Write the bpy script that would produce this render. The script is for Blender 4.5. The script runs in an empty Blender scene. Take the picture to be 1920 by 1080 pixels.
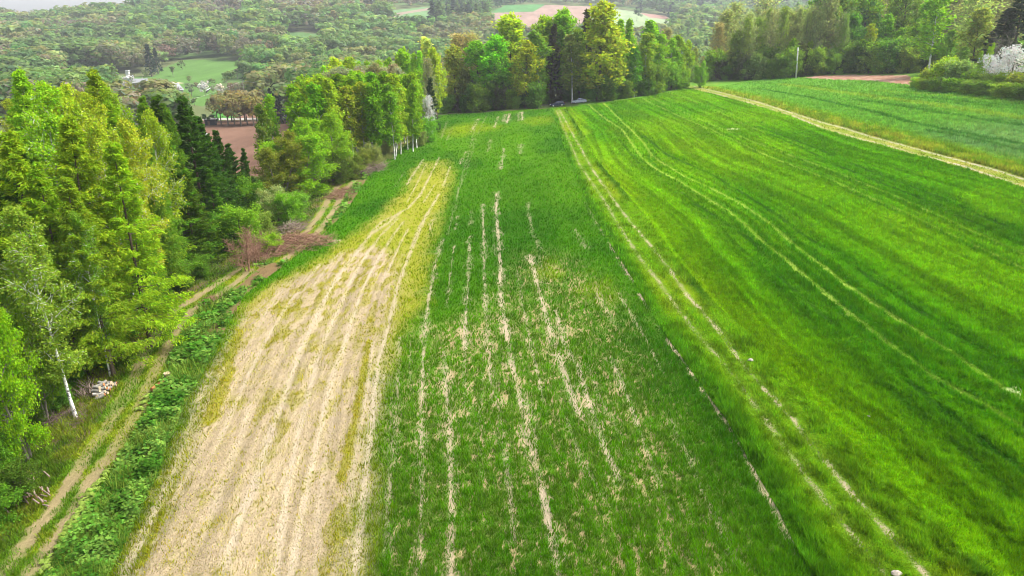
import bpy, math, random
import numpy as np
from mathutils import Vector
R = math.radians
C = bpy.context.scene.collection
scn = bpy.context.scene

# ------------------------------------------------------------------ camera, sky, sun, exposure
CAM_H, PITCH, FPX = 22.0, R(20.3), 1297.0
cam = bpy.data.objects.new("camera", bpy.data.cameras.new("camera"))
C.objects.link(cam)
cam.location = (0, 0, CAM_H)
cam.rotation_euler = (R(90) - PITCH, 0, 0)
cam.data.sensor_width = 36.0
cam.data.lens = 36.0 * FPX / 1920.0
cam.data.clip_start, cam.data.clip_end = 0.5, 12000
scn.camera = cam

SUN_EL, SUN_AZ = R(54), R(84)          # azimuth measured from +Y (view direction) towards +X
world = bpy.data.worlds.new("World")
scn.world = world
world.use_nodes = True
wn = world.node_tree
bg = wn.nodes["Background"]
sky = wn.nodes.new("ShaderNodeTexSky")
sky.sky_type = 'NISHITA'
sky.sun_disc = False
sky.sun_elevation, sky.sun_rotation = SUN_EL, SUN_AZ
sky.dust_density, sky.air_density, sky.ozone_density = 4.0, 1.0, 0.6
hs = wn.nodes.new("ShaderNodeHueSaturation")
hs.inputs["Saturation"].default_value = 0.35
wn.links.new(sky.outputs[0], hs.inputs["Color"])
wn.links.new(hs.outputs[0], bg.inputs[0])
bg.inputs[1].default_value = 0.15

sun = bpy.data.objects.new("sun", bpy.data.lights.new("sun", 'SUN'))
C.objects.link(sun)
sun.data.energy = 2.0
sun.data.angle = R(12)
sun.data.color = (1.0, 0.95, 0.86)
sdir = Vector((math.sin(SUN_AZ) * math.cos(SUN_EL), math.cos(SUN_AZ) * math.cos(SUN_EL), math.sin(SUN_EL)))
sun.rotation_euler = sdir.to_track_quat('Z', 'Y').to_euler()

scn.view_settings.view_transform = 'Standard'
scn.view_settings.look = 'None'
scn.view_settings.gamma = 1
scn.view_settings.exposure = 1.48
try:
    scn.cycles.max_bounces = 6
    scn.cycles.diffuse_bounces = 4
    scn.cycles.transmission_bounces = 4
    scn.cycles.volume_bounces = 0
    scn.cycles.transparent_max_bounces = 4
    scn.cycles.use_denoising = True
    scn.cycles.denoising_prefilter = 'ACCURATE'
    scn.cycles.sample_clamp_indirect = 2.0
    scn.cycles.filter_width = 0.9
    scn.cycles.use_adaptive_sampling = True
    scn.cycles.adaptive_threshold = 0.008
except Exception:
    pass

# ------------------------------------------------------------------ helpers
CP, SP = math.cos(PITCH), math.sin(PITCH)
rs = np.random.RandomState(7)
random.seed(7)

def hash2(ix, iy, seed):
    h = (ix.astype(np.int64) * 374761393 + iy.astype(np.int64) * 668265263 + seed * 974711) & 0xFFFFFFFF
    h = ((h ^ (h >> 13)) * 1274126177) & 0xFFFFFFFF
    return ((h ^ (h >> 16)) & 0xFFFFFF).astype(np.float32) / 16777215.0

def vnoise(x, y, seed=0):
    x = np.asarray(x, np.float64); y = np.asarray(y, np.float64)
    ix, iy = np.floor(x), np.floor(y)
    fx, fy = x - ix, y - iy
    fx = fx * fx * (3 - 2 * fx); fy = fy * fy * (3 - 2 * fy)
    a, b = hash2(ix, iy, seed), hash2(ix + 1, iy, seed)
    c, d = hash2(ix, iy + 1, seed), hash2(ix + 1, iy + 1, seed)
    return (a * (1 - fx) + b * fx) * (1 - fy) + (c * (1 - fx) + d * fx) * fy

def fbm(x, y, seed=0, o=3):
    s, a, t = 0, 1.0, 0
    for k in range(o):
        s = s + a * vnoise(x * 2 ** k, y * 2 ** k, seed + k * 17); t += a; a *= 0.5
    return s / t

def sst(a, b, x):
    t = np.clip((np.asarray(x, np.float64) - a) / (b - a), 0, 1)
    return t * t * (3 - 2 * t)

def interp(x, xs, ys): return np.interp(x, xs, ys)

def terrain(x, y):
    """ground height"""
    x = np.asarray(x, np.float64); y = np.asarray(y, np.float64)
    s = x / np.maximum(y, 30.0)
    z = 0.085 * x
    z = np.where(x > 110, 9.35 + 0.16 * (x - 110) * sst(110, 150, x) + 0.085 * (x - 110) * (1 - sst(110, 150, x)), z)
    z = np.where(x < -60, -5.1 + 0.02 * (x + 60), z)
    z = np.clip(z, -9, 45)
    # right-hand wooded rise
    z = z + 22 * sst(225, 420, y) * sst(0.30, 0.75, s) * (1 - sst(500, 900, y))
    # valley on the left and behind the copse
    val = sst(38, 105, -x) * sst(60, 190, y)
    far = sst(250, 345, y) * (1 - sst(0.18, 0.42, s))
    k = np.maximum(val, far)
    z = z * (1 - k) + (-15.0) * k
    # the far hills
    zr = interp(s, [-1.6, -0.90, -0.74, -0.665, -0.60, -0.51, -0.40, -0.25, -0.15, 0.0, 0.15, 0.30, 0.45, 1.6],
                [40, 42, 43, 29, 36, 47, 57, 70, 82, 86, 82, 76, 70, 60])
    y0 = interp(s, [-1, -0.3, -0.1, 0.1, 0.3, 1], [440, 470, 520, 520, 560, 560])
    y1 = interp(s, [-1, -0.3, -0.1, 0.1, 0.3, 1], [1250, 1300, 1500, 1600, 1700, 1700])
    t = np.clip((y - y0) / (y1 - y0), 0, 1.0)
    g = t * t * (3 - 2 * t) * 0.55 + t * 0.45
    base = np.where(y > 330, z, z)
    hill = base * (1 - np.minimum(1, t * 4)) + np.minimum(1, t * 4) * (-15.0) + (zr + 15.0) * g
    z = np.where(t > 0, hill, z)
    # gentle relief on the hills
    z = z + sst(430, 700, y) * 9 * (fbm(x / 190.0, y / 190.0, 5, 2) - 0.5)
    # a second, bluer ridge far behind
    z = z + sst(1750, 2600, y) * interp(s, [-1, -0.6, -0.3, 0.1, 0.4, 1], [50, 46, 60, 95, 85, 60])
    # small unevenness
    z = z + 0.25 * (fbm(x / 9.0, y / 14.0, 11, 2) - 0.5) * sst(3, 15, y)
    return z

def project(x, y, z):
    d = y * CP + (CAM_H - z) * SP
    dn = -y * SP + (CAM_H - z) * CP
    d = np.where(np.abs(d) < 1e-3, 1e-3, d)
    return 960 + FPX * x / d, 540 + FPX * dn / d

def ground_at(u, v, zmin=1.0):
    """where the line of sight through photo pixel (u, v) meets the ground"""
    a, b = (u - 960) / FPX, (v - 540) / FPX
    dx, dy, dz = a, CP - b * SP, -(SP + b * CP)
    ts = np.concatenate([np.arange(8, 400, 0.5), np.arange(400, 3500, 4)])
    h = CAM_H + dz * ts - terrain(dx * ts, dy * ts)
    k = np.argmax(h < 0) if (h < 0).any() else len(ts) - 1
    lo, hi = ts[max(k - 1, 0)], ts[k]
    for _ in range(14):
        m = 0.5 * (lo + hi)
        if CAM_H + dz * m - float(terrain(dx * m, dy * m)) < 0: hi = m
        else: lo = m
    return dx * hi, dy * hi

def world_line(px): return np.array([ground_at(u, v) for u, v in px])

def at_ud(u, y, z=None):
    """x of photo column u at depth y, for a point at ground level (or height z)"""
    x = 0.0
    for _ in range(6):
        zz = float(terrain(x, y)) if z is None else z
        x = (u - 960) / FPX * (y * CP + (CAM_H - zz) * SP)
    return x

def z_at(v, y):
    a = (v - 540) / FPX
    return CAM_H - y * (SP + a * CP) / (CP - a * SP)

def line_dist(x, y, line, maxd=4.0):
    """distance to a polyline and position along it, limited to maxd"""
    out = np.full(x.shape, 1e3); par = np.zeros(x.shape)
    L = np.asarray(line, np.float64)
    m = (x > L[:, 0].min() - maxd) & (x < L[:, 0].max() + maxd) & (y > L[:, 1].min() - maxd) & (y < L[:, 1].max() + maxd)
    if not m.any(): return out, par
    X, Y = x[m], y[m]; best = np.full(X.shape, 1e3); bp = np.zeros(X.shape)
    seg = np.hypot(*(L[1:] - L[:-1]).T); cum = np.concatenate([[0], np.cumsum(seg)])
    for i in range(len(L) - 1):
        ax, ay = L[i]; bx, by = L[i + 1]; l2 = max(seg[i] ** 2, 1e-9)
        t = np.clip(((X - ax) * (bx - ax) + (Y - ay) * (by - ay)) / l2, 0, 1)
        d = np.hypot(X - ax - t * (bx - ax), Y - ay - t * (by - ay))
        c = d < best
        best[c] = d[c]; bp[c] = cum[i] + t[c] * seg[i]
    out[m] = best; par[m] = bp / max(cum[-1], 1e-6)
    return out, par

def in_poly(x, y, poly):
    P = np.asarray(poly, np.float64); ins = np.zeros(x.shape, bool)
    m = (x >= P[:, 0].min()) & (x <= P[:, 0].max()) & (y >= P[:, 1].min()) & (y <= P[:, 1].max())
    X, Y = x[m], y[m]; r = np.zeros(X.shape, bool)
    j = len(P) - 1
    for i in range(len(P)):
        xi, yi = P[i]; xj, yj = P[j]
        if yi != yj:
            c = ((yi > Y) != (yj > Y)) & (X < (xj - xi) * (Y - yi) / (yj - yi) + xi)
            r ^= c
        j = i
    ins[m] = r
    return ins

def soft_poly(x, y, poly, w=1.0):
    """1 inside, 0 outside, smooth over +-w metres at the edge"""
    ins = in_poly(x, y, poly)
    d, _ = line_dist(x, y, np.vstack([poly, poly[:1]]), w * 1.5)
    sd = np.where(ins, np.minimum(d, w), -np.minimum(d, w))
    return sst(-w, w, sd)

def tag(o, label=None, cat=None, group=None, kind=None):
    if label: o["label"] = label
    if cat: o["category"] = cat
    if group: o["group"] = group
    if kind: o["kind"] = kind
    return o

def mesh_from(name, verts, faces, mats, cols=None, smooth=False, mat_idx=None):
    """fast mesh from arrays; faces is an (n,3) or (n,4) array or a list of such arrays"""
    me = bpy.data.meshes.new(name)
    fl = faces if isinstance(faces, list) else [faces]
    fl = [np.asarray(f, np.int32) for f in fl if len(f)]
    verts = np.asarray(verts, np.float32)
    me.vertices.add(len(verts)); me.vertices.foreach_set("co", verts.ravel())
    idx = np.concatenate([f.ravel() for f in fl]); tot = np.concatenate([np.full(len(f), f.shape[1], np.int32) for f in fl])
    st = np.concatenate([[0], np.cumsum(tot)[:-1]]).astype(np.int32)
    me.loops.add(len(idx)); me.loops.foreach_set("vertex_index", idx)
    me.polygons.add(len(tot)); me.polygons.foreach_set("loop_start", st)
    me.polygons.foreach_set("loop_total", tot)
    if mat_idx is not None: me.polygons.foreach_set("material_index", np.asarray(mat_idx, np.int32))
    me.polygons.foreach_set("use_smooth", np.full(len(tot), bool(smooth)))
    for m in (mats if isinstance(mats, (list, tuple)) else [mats]): me.materials.append(m)
    if cols is not None:
        at = me.attributes.new("col", 'FLOAT_COLOR', 'POINT')
        c4 = np.ones((len(verts), 4), np.float32); c4[:, :3] = cols
        at.data.foreach_set("color", c4.ravel())
    me.update(calc_edges=True)
    return me

def obj(name, me, parent=None, loc=None):
    o = bpy.data.objects.new(name, me); C.objects.link(o)
    if parent is not None: o.parent = parent
    if loc is not None: o.location = loc
    return o

# ------------------------------------------------------------------ materials
def mat(name):
    m = bpy.data.materials.new(name); m.use_nodes = True
    nt = m.node_tree; b = nt.nodes["Principled BSDF"]
    return m, nt, b

def noise_node(nt, scale, detail=3, vec=None, rough=0.6):
    n = nt.nodes.new("ShaderNodeTexNoise"); n.inputs["Scale"].default_value = scale
    n.inputs["Detail"].default_value = detail; n.inputs["Roughness"].default_value = rough
    if vec is not None: nt.links.new(vec, n.inputs["Vector"])
    return n

def math_node(nt, op, a, b=None):
    n = nt.nodes.new("ShaderNodeMath"); n.operation = op
    for i, v in enumerate((a, b)):
        if v is None: continue
        if isinstance(v, (int, float)): n.inputs[i].default_value = v
        else: nt.links.new(v, n.inputs[i])
    return n.outputs[0]

def mixcol(nt, mode, fac, a, b):
    n = nt.nodes.new("ShaderNodeMix"); n.data_type = 'RGBA'; n.blend_type = mode
    for sock, v in ((n.inputs[0], fac), (n.inputs[6], a), (n.inputs[7], b)):
        if isinstance(v, (int, float)): sock.default_value = v
        elif isinstance(v, tuple): sock.default_value = (*v, 1)
        else: nt.links.new(v, sock)
    return n.outputs[2]

def simple(name, col, rough=0.7, spec=0.3, metal=0.0, var=0.15, scale=4.0, bump=0.0):
    m, nt, b = mat(name)
    tc = nt.nodes.new("ShaderNodeTexCoord")
    n = noise_node(nt, scale, 4, tc.outputs["Object"])
    mr = nt.nodes.new("ShaderNodeMapRange")
    mr.inputs[1].default_value = 0.3; mr.inputs[2].default_value = 0.7
    mr.inputs[3].default_value = 1 - var; mr.inputs[4].default_value = 1 + var
    nt.links.new(n.outputs[0], mr.inputs[0])
    c = mixcol(nt, 'MULTIPLY', 1.0, tuple(col), mr.outputs[0])
    nt.links.new(c, b.inputs["Base Color"])
    b.inputs["Roughness"].default_value = rough; b.inputs["Metallic"].default_value = metal
    b.inputs["Specular IOR Level"].default_value = spec
    if bump:
        bp = nt.nodes.new("ShaderNodeBump"); bp.inputs["Strength"].default_value = bump
        nt.links.new(n.outputs[0], bp.inputs["Height"]); nt.links.new(bp.outputs[0], b.inputs["Normal"])
    return m

def ground_material():
    m, nt, b = mat("ground_surface")
    at = nt.nodes.new("ShaderNodeAttribute"); at.attribute_name = "col"
    geo = nt.nodes.new("ShaderNodeNewGeometry")
    mp = nt.nodes.new("ShaderNodeMapping"); mp.inputs["Scale"].default_value = (1, 0.22, 1)
    nt.links.new(geo.outputs["Position"], mp.inputs["Vector"])
    n1 = noise_node(nt, 9.0, 6, geo.outputs["Position"], 0.7)
    n2 = noise_node(nt, 2.6, 3, mp.outputs[0], 0.6)
    n3 = noise_node(nt, 0.12, 3, geo.outputs["Position"], 0.5)
    v = math_node(nt, 'ADD', math_node(nt, 'MULTIPLY', n1.outputs[0], 1.25), math_node(nt, 'MULTIPLY', n2.outputs[0], 0.5))
    v = math_node(nt, 'ADD', v, math_node(nt, 'MULTIPLY', n3.outputs[0], 0.25))
    v = math_node(nt, 'ADD', v, 0.0)
    c = mixcol(nt, 'MULTIPLY', 1.0, at.outputs["Color"], v)
    nt.links.new(c, b.inputs["Base Color"])
    b.inputs["Roughness"].default_value = 0.95; b.inputs["Specular IOR Level"].default_value = 0.0
    bp = nt.nodes.new("ShaderNodeBump"); bp.inputs["Strength"].default_value = 0.7; bp.inputs["Distance"].default_value = 0.12
    h = math_node(nt, 'ADD', n1.outputs[0], n2.outputs[0])
    nt.links.new(h, bp.inputs["Height"]); nt.links.new(bp.outputs[0], b.inputs["Normal"])
    return m

def leaf_material(name, trans=0.35, rough=0.5, spec=0.25, pass_tint=(1.08, 1.12, 0.6)):
    """foliage: object colour times the tint stored on each leaf, with light passing through"""
    m, nt, b = mat(name)
    at = nt.nodes.new("ShaderNodeAttribute"); at.attribute_name = "col"
    oi = nt.nodes.new("ShaderNodeObjectInfo")
    c = mixcol(nt, 'MULTIPLY', 1.0, oi.outputs["Color"], at.outputs["Color"])
    nt.links.new(c, b.inputs["Base Color"])
    b.inputs["Roughness"].default_value = rough; b.inputs["Specular IOR Level"].default_value = spec
    tr = nt.nodes.new("ShaderNodeBsdfTranslucent")
    c2 = mixcol(nt, 'MULTIPLY', 1.0, c, pass_tint)
    nt.links.new(c2, tr.inputs["Color"])
    mx = nt.nodes.new("ShaderNodeMixShader"); mx.inputs[0].default_value = trans
    nt.links.new(b.outputs[0], mx.inputs[1]); nt.links.new(tr.outputs[0], mx.inputs[2])
    nt.links.new(mx.outputs[0], nt.nodes["Material Output"].inputs[0])
    return m

def birch_bark():
    m, nt, b = mat("birch_bark")
    tc = nt.nodes.new("ShaderNodeTexCoord")
    mp = nt.nodes.new("ShaderNodeMapping"); mp.inputs["Scale"].default_value = (2.0, 2.0, 3.5)
    nt.links.new(tc.outputs["Object"], mp.inputs["Vector"])
    n = noise_node(nt, 1.6, 4, mp.outputs[0], 0.7)
    cr = nt.nodes.new("ShaderNodeValToRGB")
    e = cr.color_ramp.elements
    e[0].position, e[0].color = 0.40, (0.05, 0.045, 0.04, 1)
    e[1].position, e[1].color = 0.50, (0.72, 0.70, 0.64, 1)
    nt.links.new(n.outputs[0], cr.inputs[0]); nt.links.new(cr.outputs[0], b.inputs["Base Color"])
    b.inputs["Roughness"].default_value = 0.7
    return m

M_GROUND = ground_material()
M_LEAF = leaf_material("foliage", 0.5, 0.6, 0.08)
M_GRASS = leaf_material("grass_blades", 0.42, 0.8, 0.0)
M_BLOSSOM = leaf_material("blossom", 0.3, 0.8, 0.05, (1, 1, 1))
M_BARK = simple("brown_bark", (0.085, 0.065, 0.045), 0.9, 0.1, var=0.4, scale=6, bump=0.4)
M_GREYBARK = simple("grey_bark", (0.17, 0.15, 0.12), 0.9, 0.1, var=0.35, scale=6, bump=0.4)
M_BIRCH = birch_bark()

# ------------------------------------------------------------------ layout of the fields (lines and outlines laid on the ground)
BALK_L = world_line([(1030, 203), (1050, 250), (1062, 290), (1085, 345), (1110, 400), (1146, 460), (1185, 522), (1206, 559), (1248, 629), (1280, 672), (1325, 737), (1365, 792), (1405, 865), (1460, 957), (1500, 1042), (1530, 1080), (1640, 1300)])
BALK_R = world_line([(1060, 201), (1082, 235), (1125, 307), (1169, 356), (1208, 402), (1252, 463), (1304, 528), (1346, 573), (1408, 630), (1465, 700), (1535, 765), (1615, 860), (1740, 970), (1815, 1045), (1850, 1080), (2050, 1300)])
RUT_L = world_line([(1043, 206), (1062, 252), (1086, 307), (1112, 346), (1140, 387), (1156, 416), (1200, 484), (1234, 526), (1262, 567), (1304, 622), (1360, 685), (1420, 765), (1480, 850), (1560, 955), (1655, 1070), (1800, 1300)])
RUT_R = world_line([(1048, 205), (1070, 244), (1096, 291), (1122, 335), (1156, 382), (1182, 416), (1226, 468), (1252, 500), (1291, 557), (1325, 594), (1361, 635), (1375, 660), (1430, 725), (1480, 778), (1540, 855), (1610, 940), (1685, 1020), (1730, 1070), (1900, 1300)])
FIELD_L = world_line([(801, 224), (795, 246), (762, 272), (715, 298), (676, 352), (657, 385), (633, 413), (608, 435), (578, 462), (545, 488), (492, 528), (460, 552), (432, 602), (385, 692), (345, 762), (300, 880), (245, 1000), (205, 1080), (120, 1300)])
def run_on(L, y_end=-14.0):
    d = L[-1] - L[-2]; d = d / max(1e-6, -d[1]); return np.vstack([L, L[-1] + d * np.array((.35, 1.0)) * (L[-1][1] - y_end)])
BALK_L, BALK_R, RUT_L, RUT_R, FIELD_L = [run_on(L) for L in (BALK_L, BALK_R, RUT_L, RUT_R, FIELD_L)]
P_MID = np.vstack([world_line([(813, 217), (920, 210)]), BALK_L, FIELD_L[::-1]])
P_BALK = np.vstack([BALK_L, BALK_R[::-1]])
FARM_LO = world_line([(1288, 163), (1340, 175), (1420, 197), (1485, 216), (1550, 242), (1615, 261), (1667, 274), (1732, 292), (1811, 313), (1863, 331), (1920, 349), (2300, 470)])
FARM_HI = world_line([(1300, 162), (1345, 172), (1420, 191), (1498, 216), (1563, 235), (1628, 255), (1706, 276), (1785, 297), (1863, 318), (1920, 336), (2300, 455)])
VERGE_HI = world_line([(1330, 162), (1420, 181), (1498, 203), (1563, 219), (1628, 236), (1706, 256), (1785, 276), (1863, 297), (1920, 313), (2300, 425)])
P_RIGHT = np.vstack([BALK_R[::-1], world_line([(1130, 193), (1200, 183), (1260, 171)]), FARM_LO, [(75, 30), (75, -14)]])
P_BLUE = np.vstack([VERGE_HI, [(170, 80), (190, 130)], world_line([(1920, 180), (1820, 172), (1710, 161), (1640, 152), (1560, 149), (1480, 145), (1420, 150), (1350, 158)])])
P_FARM = np.vstack([FARM_LO, FARM_HI[::-1]])
P_PLOUGH_R = world_line([(1500, 146.5), (1560, 149), (1640, 152), (1712, 160), (1715, 147), (1700, 141), (1600, 140), (1530, 142)])
TRK_L = world_line([(445, 506), (425, 520), (394, 541), (321, 587), (280, 644), (249, 715), (197, 806), (155, 865), (127, 911), (95, 960), (53, 1013), (28, 1048), (-20, 1100), (-120, 1240)])
TRK_R = world_line([(470, 506), (445, 528), (400, 560), (363, 580), (337, 613), (311, 655), (278, 721), (260, 770), (211, 848), (176, 897), (148, 946), (113, 1003), (70, 1059), (30, 1110), (-50, 1240)])
TRK_L2 = world_line([(500, 485), (575, 435), (605, 395), (622, 362), (648, 333), (690, 303), (735, 280), (765, 262)])
TRK_R2 = world_line([(530, 490), (597, 435), (628, 392), (644, 360), (668, 335), (705, 306), (748, 282), (782, 258)])
TRK_L, TRK_R = run_on(TRK_L, -8), run_on(TRK_R, -8)
P_TRACK = np.vstack([TRK_L, TRK_R[::-1]])
# tan, thinly grown ground and its yellow fringe
P_TAN = world_line([(590, 505), (640, 478), (700, 462), (752, 470), (752, 520), (738, 575), (722, 630), (708, 700), (695, 800), (686, 900), (670, 1040), (664, 1080), (640, 1300), (610, 1900), (-280, 1900), (60, 1300), (190, 1120), (262, 1000), (315, 880), (358, 760), (398, 692), (446, 606), (490, 560), (540, 525)])
P_YEL = world_line([(452, 580), (480, 552), (517, 532), (567, 503), (633, 461), (675, 431), (716, 405), (750, 370), (770, 350), (772, 325), (792, 302), (842, 300), (846, 330), (828, 390), (806, 450), (800, 500), (790, 560), (768, 600), (735, 640), (715, 700), (500, 700)])
P_LUSH1 = world_line([(700, 590), (760, 560), (800, 480), (850, 360), (1000, 300), (1100, 420), (1010, 560), (860, 640), (800, 580), (740, 640)])
P_SPARSE = world_line([(720, 720), (745, 650), (800, 610), (900, 580), (985, 470), (1060, 480), (1160, 560), (1240, 700), (1330, 900), (1420, 1100), (660, 1300), (690, 1000)])

# bare stripes of the middle field: outline points, width in metres, strength
STRIPES = [
 ([(829, 450), (816, 499), (805, 556), (800, 593), (794, 660), (791, 712), (790, 790), (791, 868), (791, 936), (785, 1090)], .17, .85),
 ([(852, 462), (842, 530), (838, 577)], .14, .7), ([(833, 660), (838, 738), (843, 842), (848, 936), (843, 1090)], .22, .75),
 ([(881, 442), (877, 530), (873, 595), (872, 655)], .22, .9), ([(872, 655), (870, 720), (880, 800)], .15, .35),
 ([(906, 382), (905, 400), (907, 452), (908, 515), (910, 560), (915, 660), (921, 712), (932, 754), (939, 806), (950, 868), (955, 920), (965, 1010)], .20, .75),
 ([(931, 361), (930, 400), (935, 452), (939, 504), (938, 548), (946, 603), (955, 660), (963, 699), (976, 746), (989, 806), (1002, 855), (1010, 894), (1020, 939), (1035, 1010), (1048, 1090)], .27, 1.0),
 ([(970, 507), (977, 556), (990, 621), (1003, 679), (1010, 712), (1018, 754)], .15, .7),
 ([(990, 380), (991, 400), (1000, 440), (1012, 470)], .2, .5), ([(993, 478), (1006, 530), (1021, 582), (1034, 629), (1050, 676), (1062, 712), (1077, 756), (1085, 777)], .26, .95),
 ([(1042, 582), (1058, 647), (1083, 686), (1098, 738), (1116, 790), (1135, 842), (1160, 900)], .24, .85),
 ([(1120, 550), (1150, 605)], .18, .6), ([(1145, 670), (1175, 740), (1195, 795)], .18, .8), ([(1195, 795), (1225, 880), (1260, 960)], .14, .4),
 ([(1160, 550), (1210, 635), (1245, 705)], .12, .7), ([(1260, 790), (1300, 880), (1335, 960), (1370, 1050)], .14, .6),
 ([(1078, 430), (1098, 465)], .25, .45), ([(1100, 680), (1130, 760), (1180, 850)], .18, .35), ([(1060, 780), (1085, 850), (1130, 930)], .14, .55),
 ([(750, 630), (745, 740), (732, 890), (722, 1040)], .2, .6), ([(770, 640), (768, 740)], .14, .3),
 ([(939, 317), (945, 278)], .24, .9), ([(863, 307), (875, 283)], .2, .9), ([(883, 247), (896, 223)], .28, .9), ([(927, 239), (935, 218)], .28, .9),
 ([(950, 231), (956, 213)], .4, 1.), ([(943, 228), (948, 214)], .6, .45), ([(979, 226), (978, 210)], .3, 1.), ([(975, 288), (977, 270)], .3, .6), ([(973, 226), (972, 212)], .5, .35),
 ([(895, 225), (888, 250), (878, 290), (862, 345), (850, 398), (838, 440)], .14, .4), ([(912, 217), (893, 257), (880, 304), (859, 361), (849, 398), (840, 440)], .12, .35),
 ([(920, 262), (915, 285)], .2, .5), ([(812, 412), (806, 432)], .16, .8), ([(858, 405), (854, 430)], .22, .5), ([(884, 395), (882, 420)], .2, .5),
 ([(848, 240), (838, 262)], .2, .4), ([(838, 228), (826, 262)], .2, .35), ([(740, 350), (760, 320)], .16, .3),
 ([(1012, 480), (1020, 520), (1040, 560)], .1, .4), ([(905, 700), (898, 800), (905, 900)], .18, .3), ([(690, 960), (700, 800), (722, 700)], .15, .35),
]
TANSTRIPES = [
 ([(794, 299), (776, 325), (763, 346)], .35, 1.), ([(823, 296), (802, 338), (787, 367), (763, 392), (716, 416), (700, 432), (690, 447)], .36, 1.), ([(800, 305), (781, 346), (763, 380)], .2, .8),
 ([(844, 312), (831, 348)], .25, .9), ([(815, 346), (794, 380)], .22, .8), ([(823, 364), (805, 395), (787, 424), (771, 468)], .36, 1.),
 ([(755, 395), (725, 420), (694, 440), (660, 484), (634, 518), (611, 557), (582, 617), (561, 661), (548, 703), (512, 800), (480, 900), (440, 1000), (415, 1090)], .48, .9),
 ([(745, 410), (712, 443), (673, 500), (655, 536), (632, 588), (608, 638), (595, 674), (568, 780), (540, 900), (515, 1090)], .35, .8),
 ([(757, 415), (736, 443), (707, 489), (681, 539), (660, 596), (647, 643), (624, 700), (590, 850), (558, 1000), (545, 1090)], .35, .85),
 ([(765, 430), (754, 450), (731, 500), (716, 531)], .26, .9), ([(700, 640), (690, 720), (668, 830), (655, 950)], .3, .5),
 ([(800, 402), (783, 440), (762, 492), (746, 534), (736, 581), (723, 628), (710, 674), (705, 713), (697, 800), (685, 900), (670, 1040), (664, 1090)], .36, 1.),
 ([(600, 495), (577, 523), (541, 570), (515, 612), (496, 643), (470, 695), (440, 760), (400, 850)], .3, .75),
 ([(640, 470), (610, 505), (585, 540)], .25, .6), ([(561, 510), (522, 552), (499, 586), (470, 640)], .22, .5),
 ([(393, 700), (372, 760), (330, 880), (270, 1000), (225, 1090)], .5, .8), ([(420, 690), (380, 770)], .3, .6),
 ([(640, 700), (620, 800), (600, 930), (590, 1090)], .3, .4), ([(470, 760), (430, 880), (375, 1020)], .4, .5),
]
OLIVE = [([(395, 705), (372, 770), (330, 880)], .35), ([(450, 620), (420, 700), (398, 760)], .45), ([(262, 1060), (300, 960), (330, 890)], .22), ([(690, 640), (672, 760), (640, 900)], .3), ([(430, 690), (410, 740), (395, 790)], .55)]
TRAMS = [ # right field: (line, width, kind) kind 1 = pale worn wheelings, kind -1 = dark furrow
 ([(1099, 193), (1135, 223), (1167, 244), (1187, 273), (1203, 296), (1234, 320), (1273, 340), (1312, 364), (1365, 396), (1393, 418), (1434, 458), (1473, 487), (1518, 526), (1559, 560), (1606, 598), (1656, 637), (1740, 700), (1800, 735), (1850, 762), (1910, 800), (2100, 930)], .32, 1.0),
 ([(1131, 193), (1156, 218), (1187, 247), (1208, 270), (1224, 294), (1255, 314), (1286, 333), (1339, 356), (1393, 385), (1440, 417), (1500, 469), (1539, 497), (1585, 534), (1630, 565), (1669, 590), (1740, 635), (1825, 690), (1885, 730), (2100, 870)], .32, 1.0),
 ([(1200, 183), (1255, 209), (1325, 240), (1391, 270), (1443, 294), (1495, 314), (1566, 341), (1618, 365), (1680, 391), (1920, 505)], .28, .8),
 ([(1213, 180), (1281, 210), (1351, 240), (1417, 268), (1495, 296), (1576, 326), (1618, 344), (1720, 386), (1920, 478)], .28, .7),
 ([(1247, 172), (1339, 205), (1391, 231), (1443, 252)], .26, .5), ([(1255, 171), (1345, 202), (1420, 237)], .26, .4),
 ([(1443, 252), (1500, 275), (1576, 313), (1654, 344), (1720, 370), (1920, 460)], .25, -.9), ([(1420, 237), (1524, 276), (1628, 320), (1706, 349), (1785, 380), (1920, 440)], .25, -.9),
 ([(1304, 383), (1408, 450), (1440, 495), (1473, 531), (1525, 578), (1565, 612), (1685, 700), (1785, 785), (1835, 825), (1920, 885), (2100, 1010)], .25, -.9),
 ([(1280, 380), (1350, 430), (1420, 500), (1480, 570), (1570, 650), (1700, 760), (1900, 930)], .25, -.5),
 ([(1208, 255), (1250, 290), (1340, 330), (1421, 380), (1460, 406), (1512, 445), (1559, 471), (1630, 521), (1669, 547), (1725, 585), (1810, 640), (1915, 705), (2100, 820)], .25, -.9),
 ([(1160, 262), (1180, 285), (1210, 320), (1260, 350), (1310, 385)], .22, -.6), ([(1540, 540), (1640, 625), (1720, 690), (1850, 790)], .2, -.4),
]
BLUELINES = [([(1420, 166), (1520, 183), (1640, 211), (1700, 228), (1800, 250), (1920, 272), (2200, 330)], .7, -1), ([(1600, 186), (1700, 201), (1800, 218), (1920, 236)], .9, -.8),
 ([(1460, 154), (1560, 168), (1700, 187), (1920, 205)], .8, -.6), ([(1470, 158), (1600, 176), (1750, 196), (1920, 222)], 1.6, 1), ([(1680, 180), (1800, 190), (1920, 200)], 1.2, -.7),
 ([(1640, 170), (1760, 178), (1920, 192)], 1.0, .6), ([(1740, 245), (1830, 262), (1920, 286)], .6, -.8)]
for grp in (STRIPES, TANSTRIPES, TRAMS, BLUELINES):
    for i, e in enumerate(grp): grp[i] = (world_line(e[0]),) + tuple(e[1:])
OLIVE = [(world_line(a), w) for a, w in OLIVE]
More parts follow.
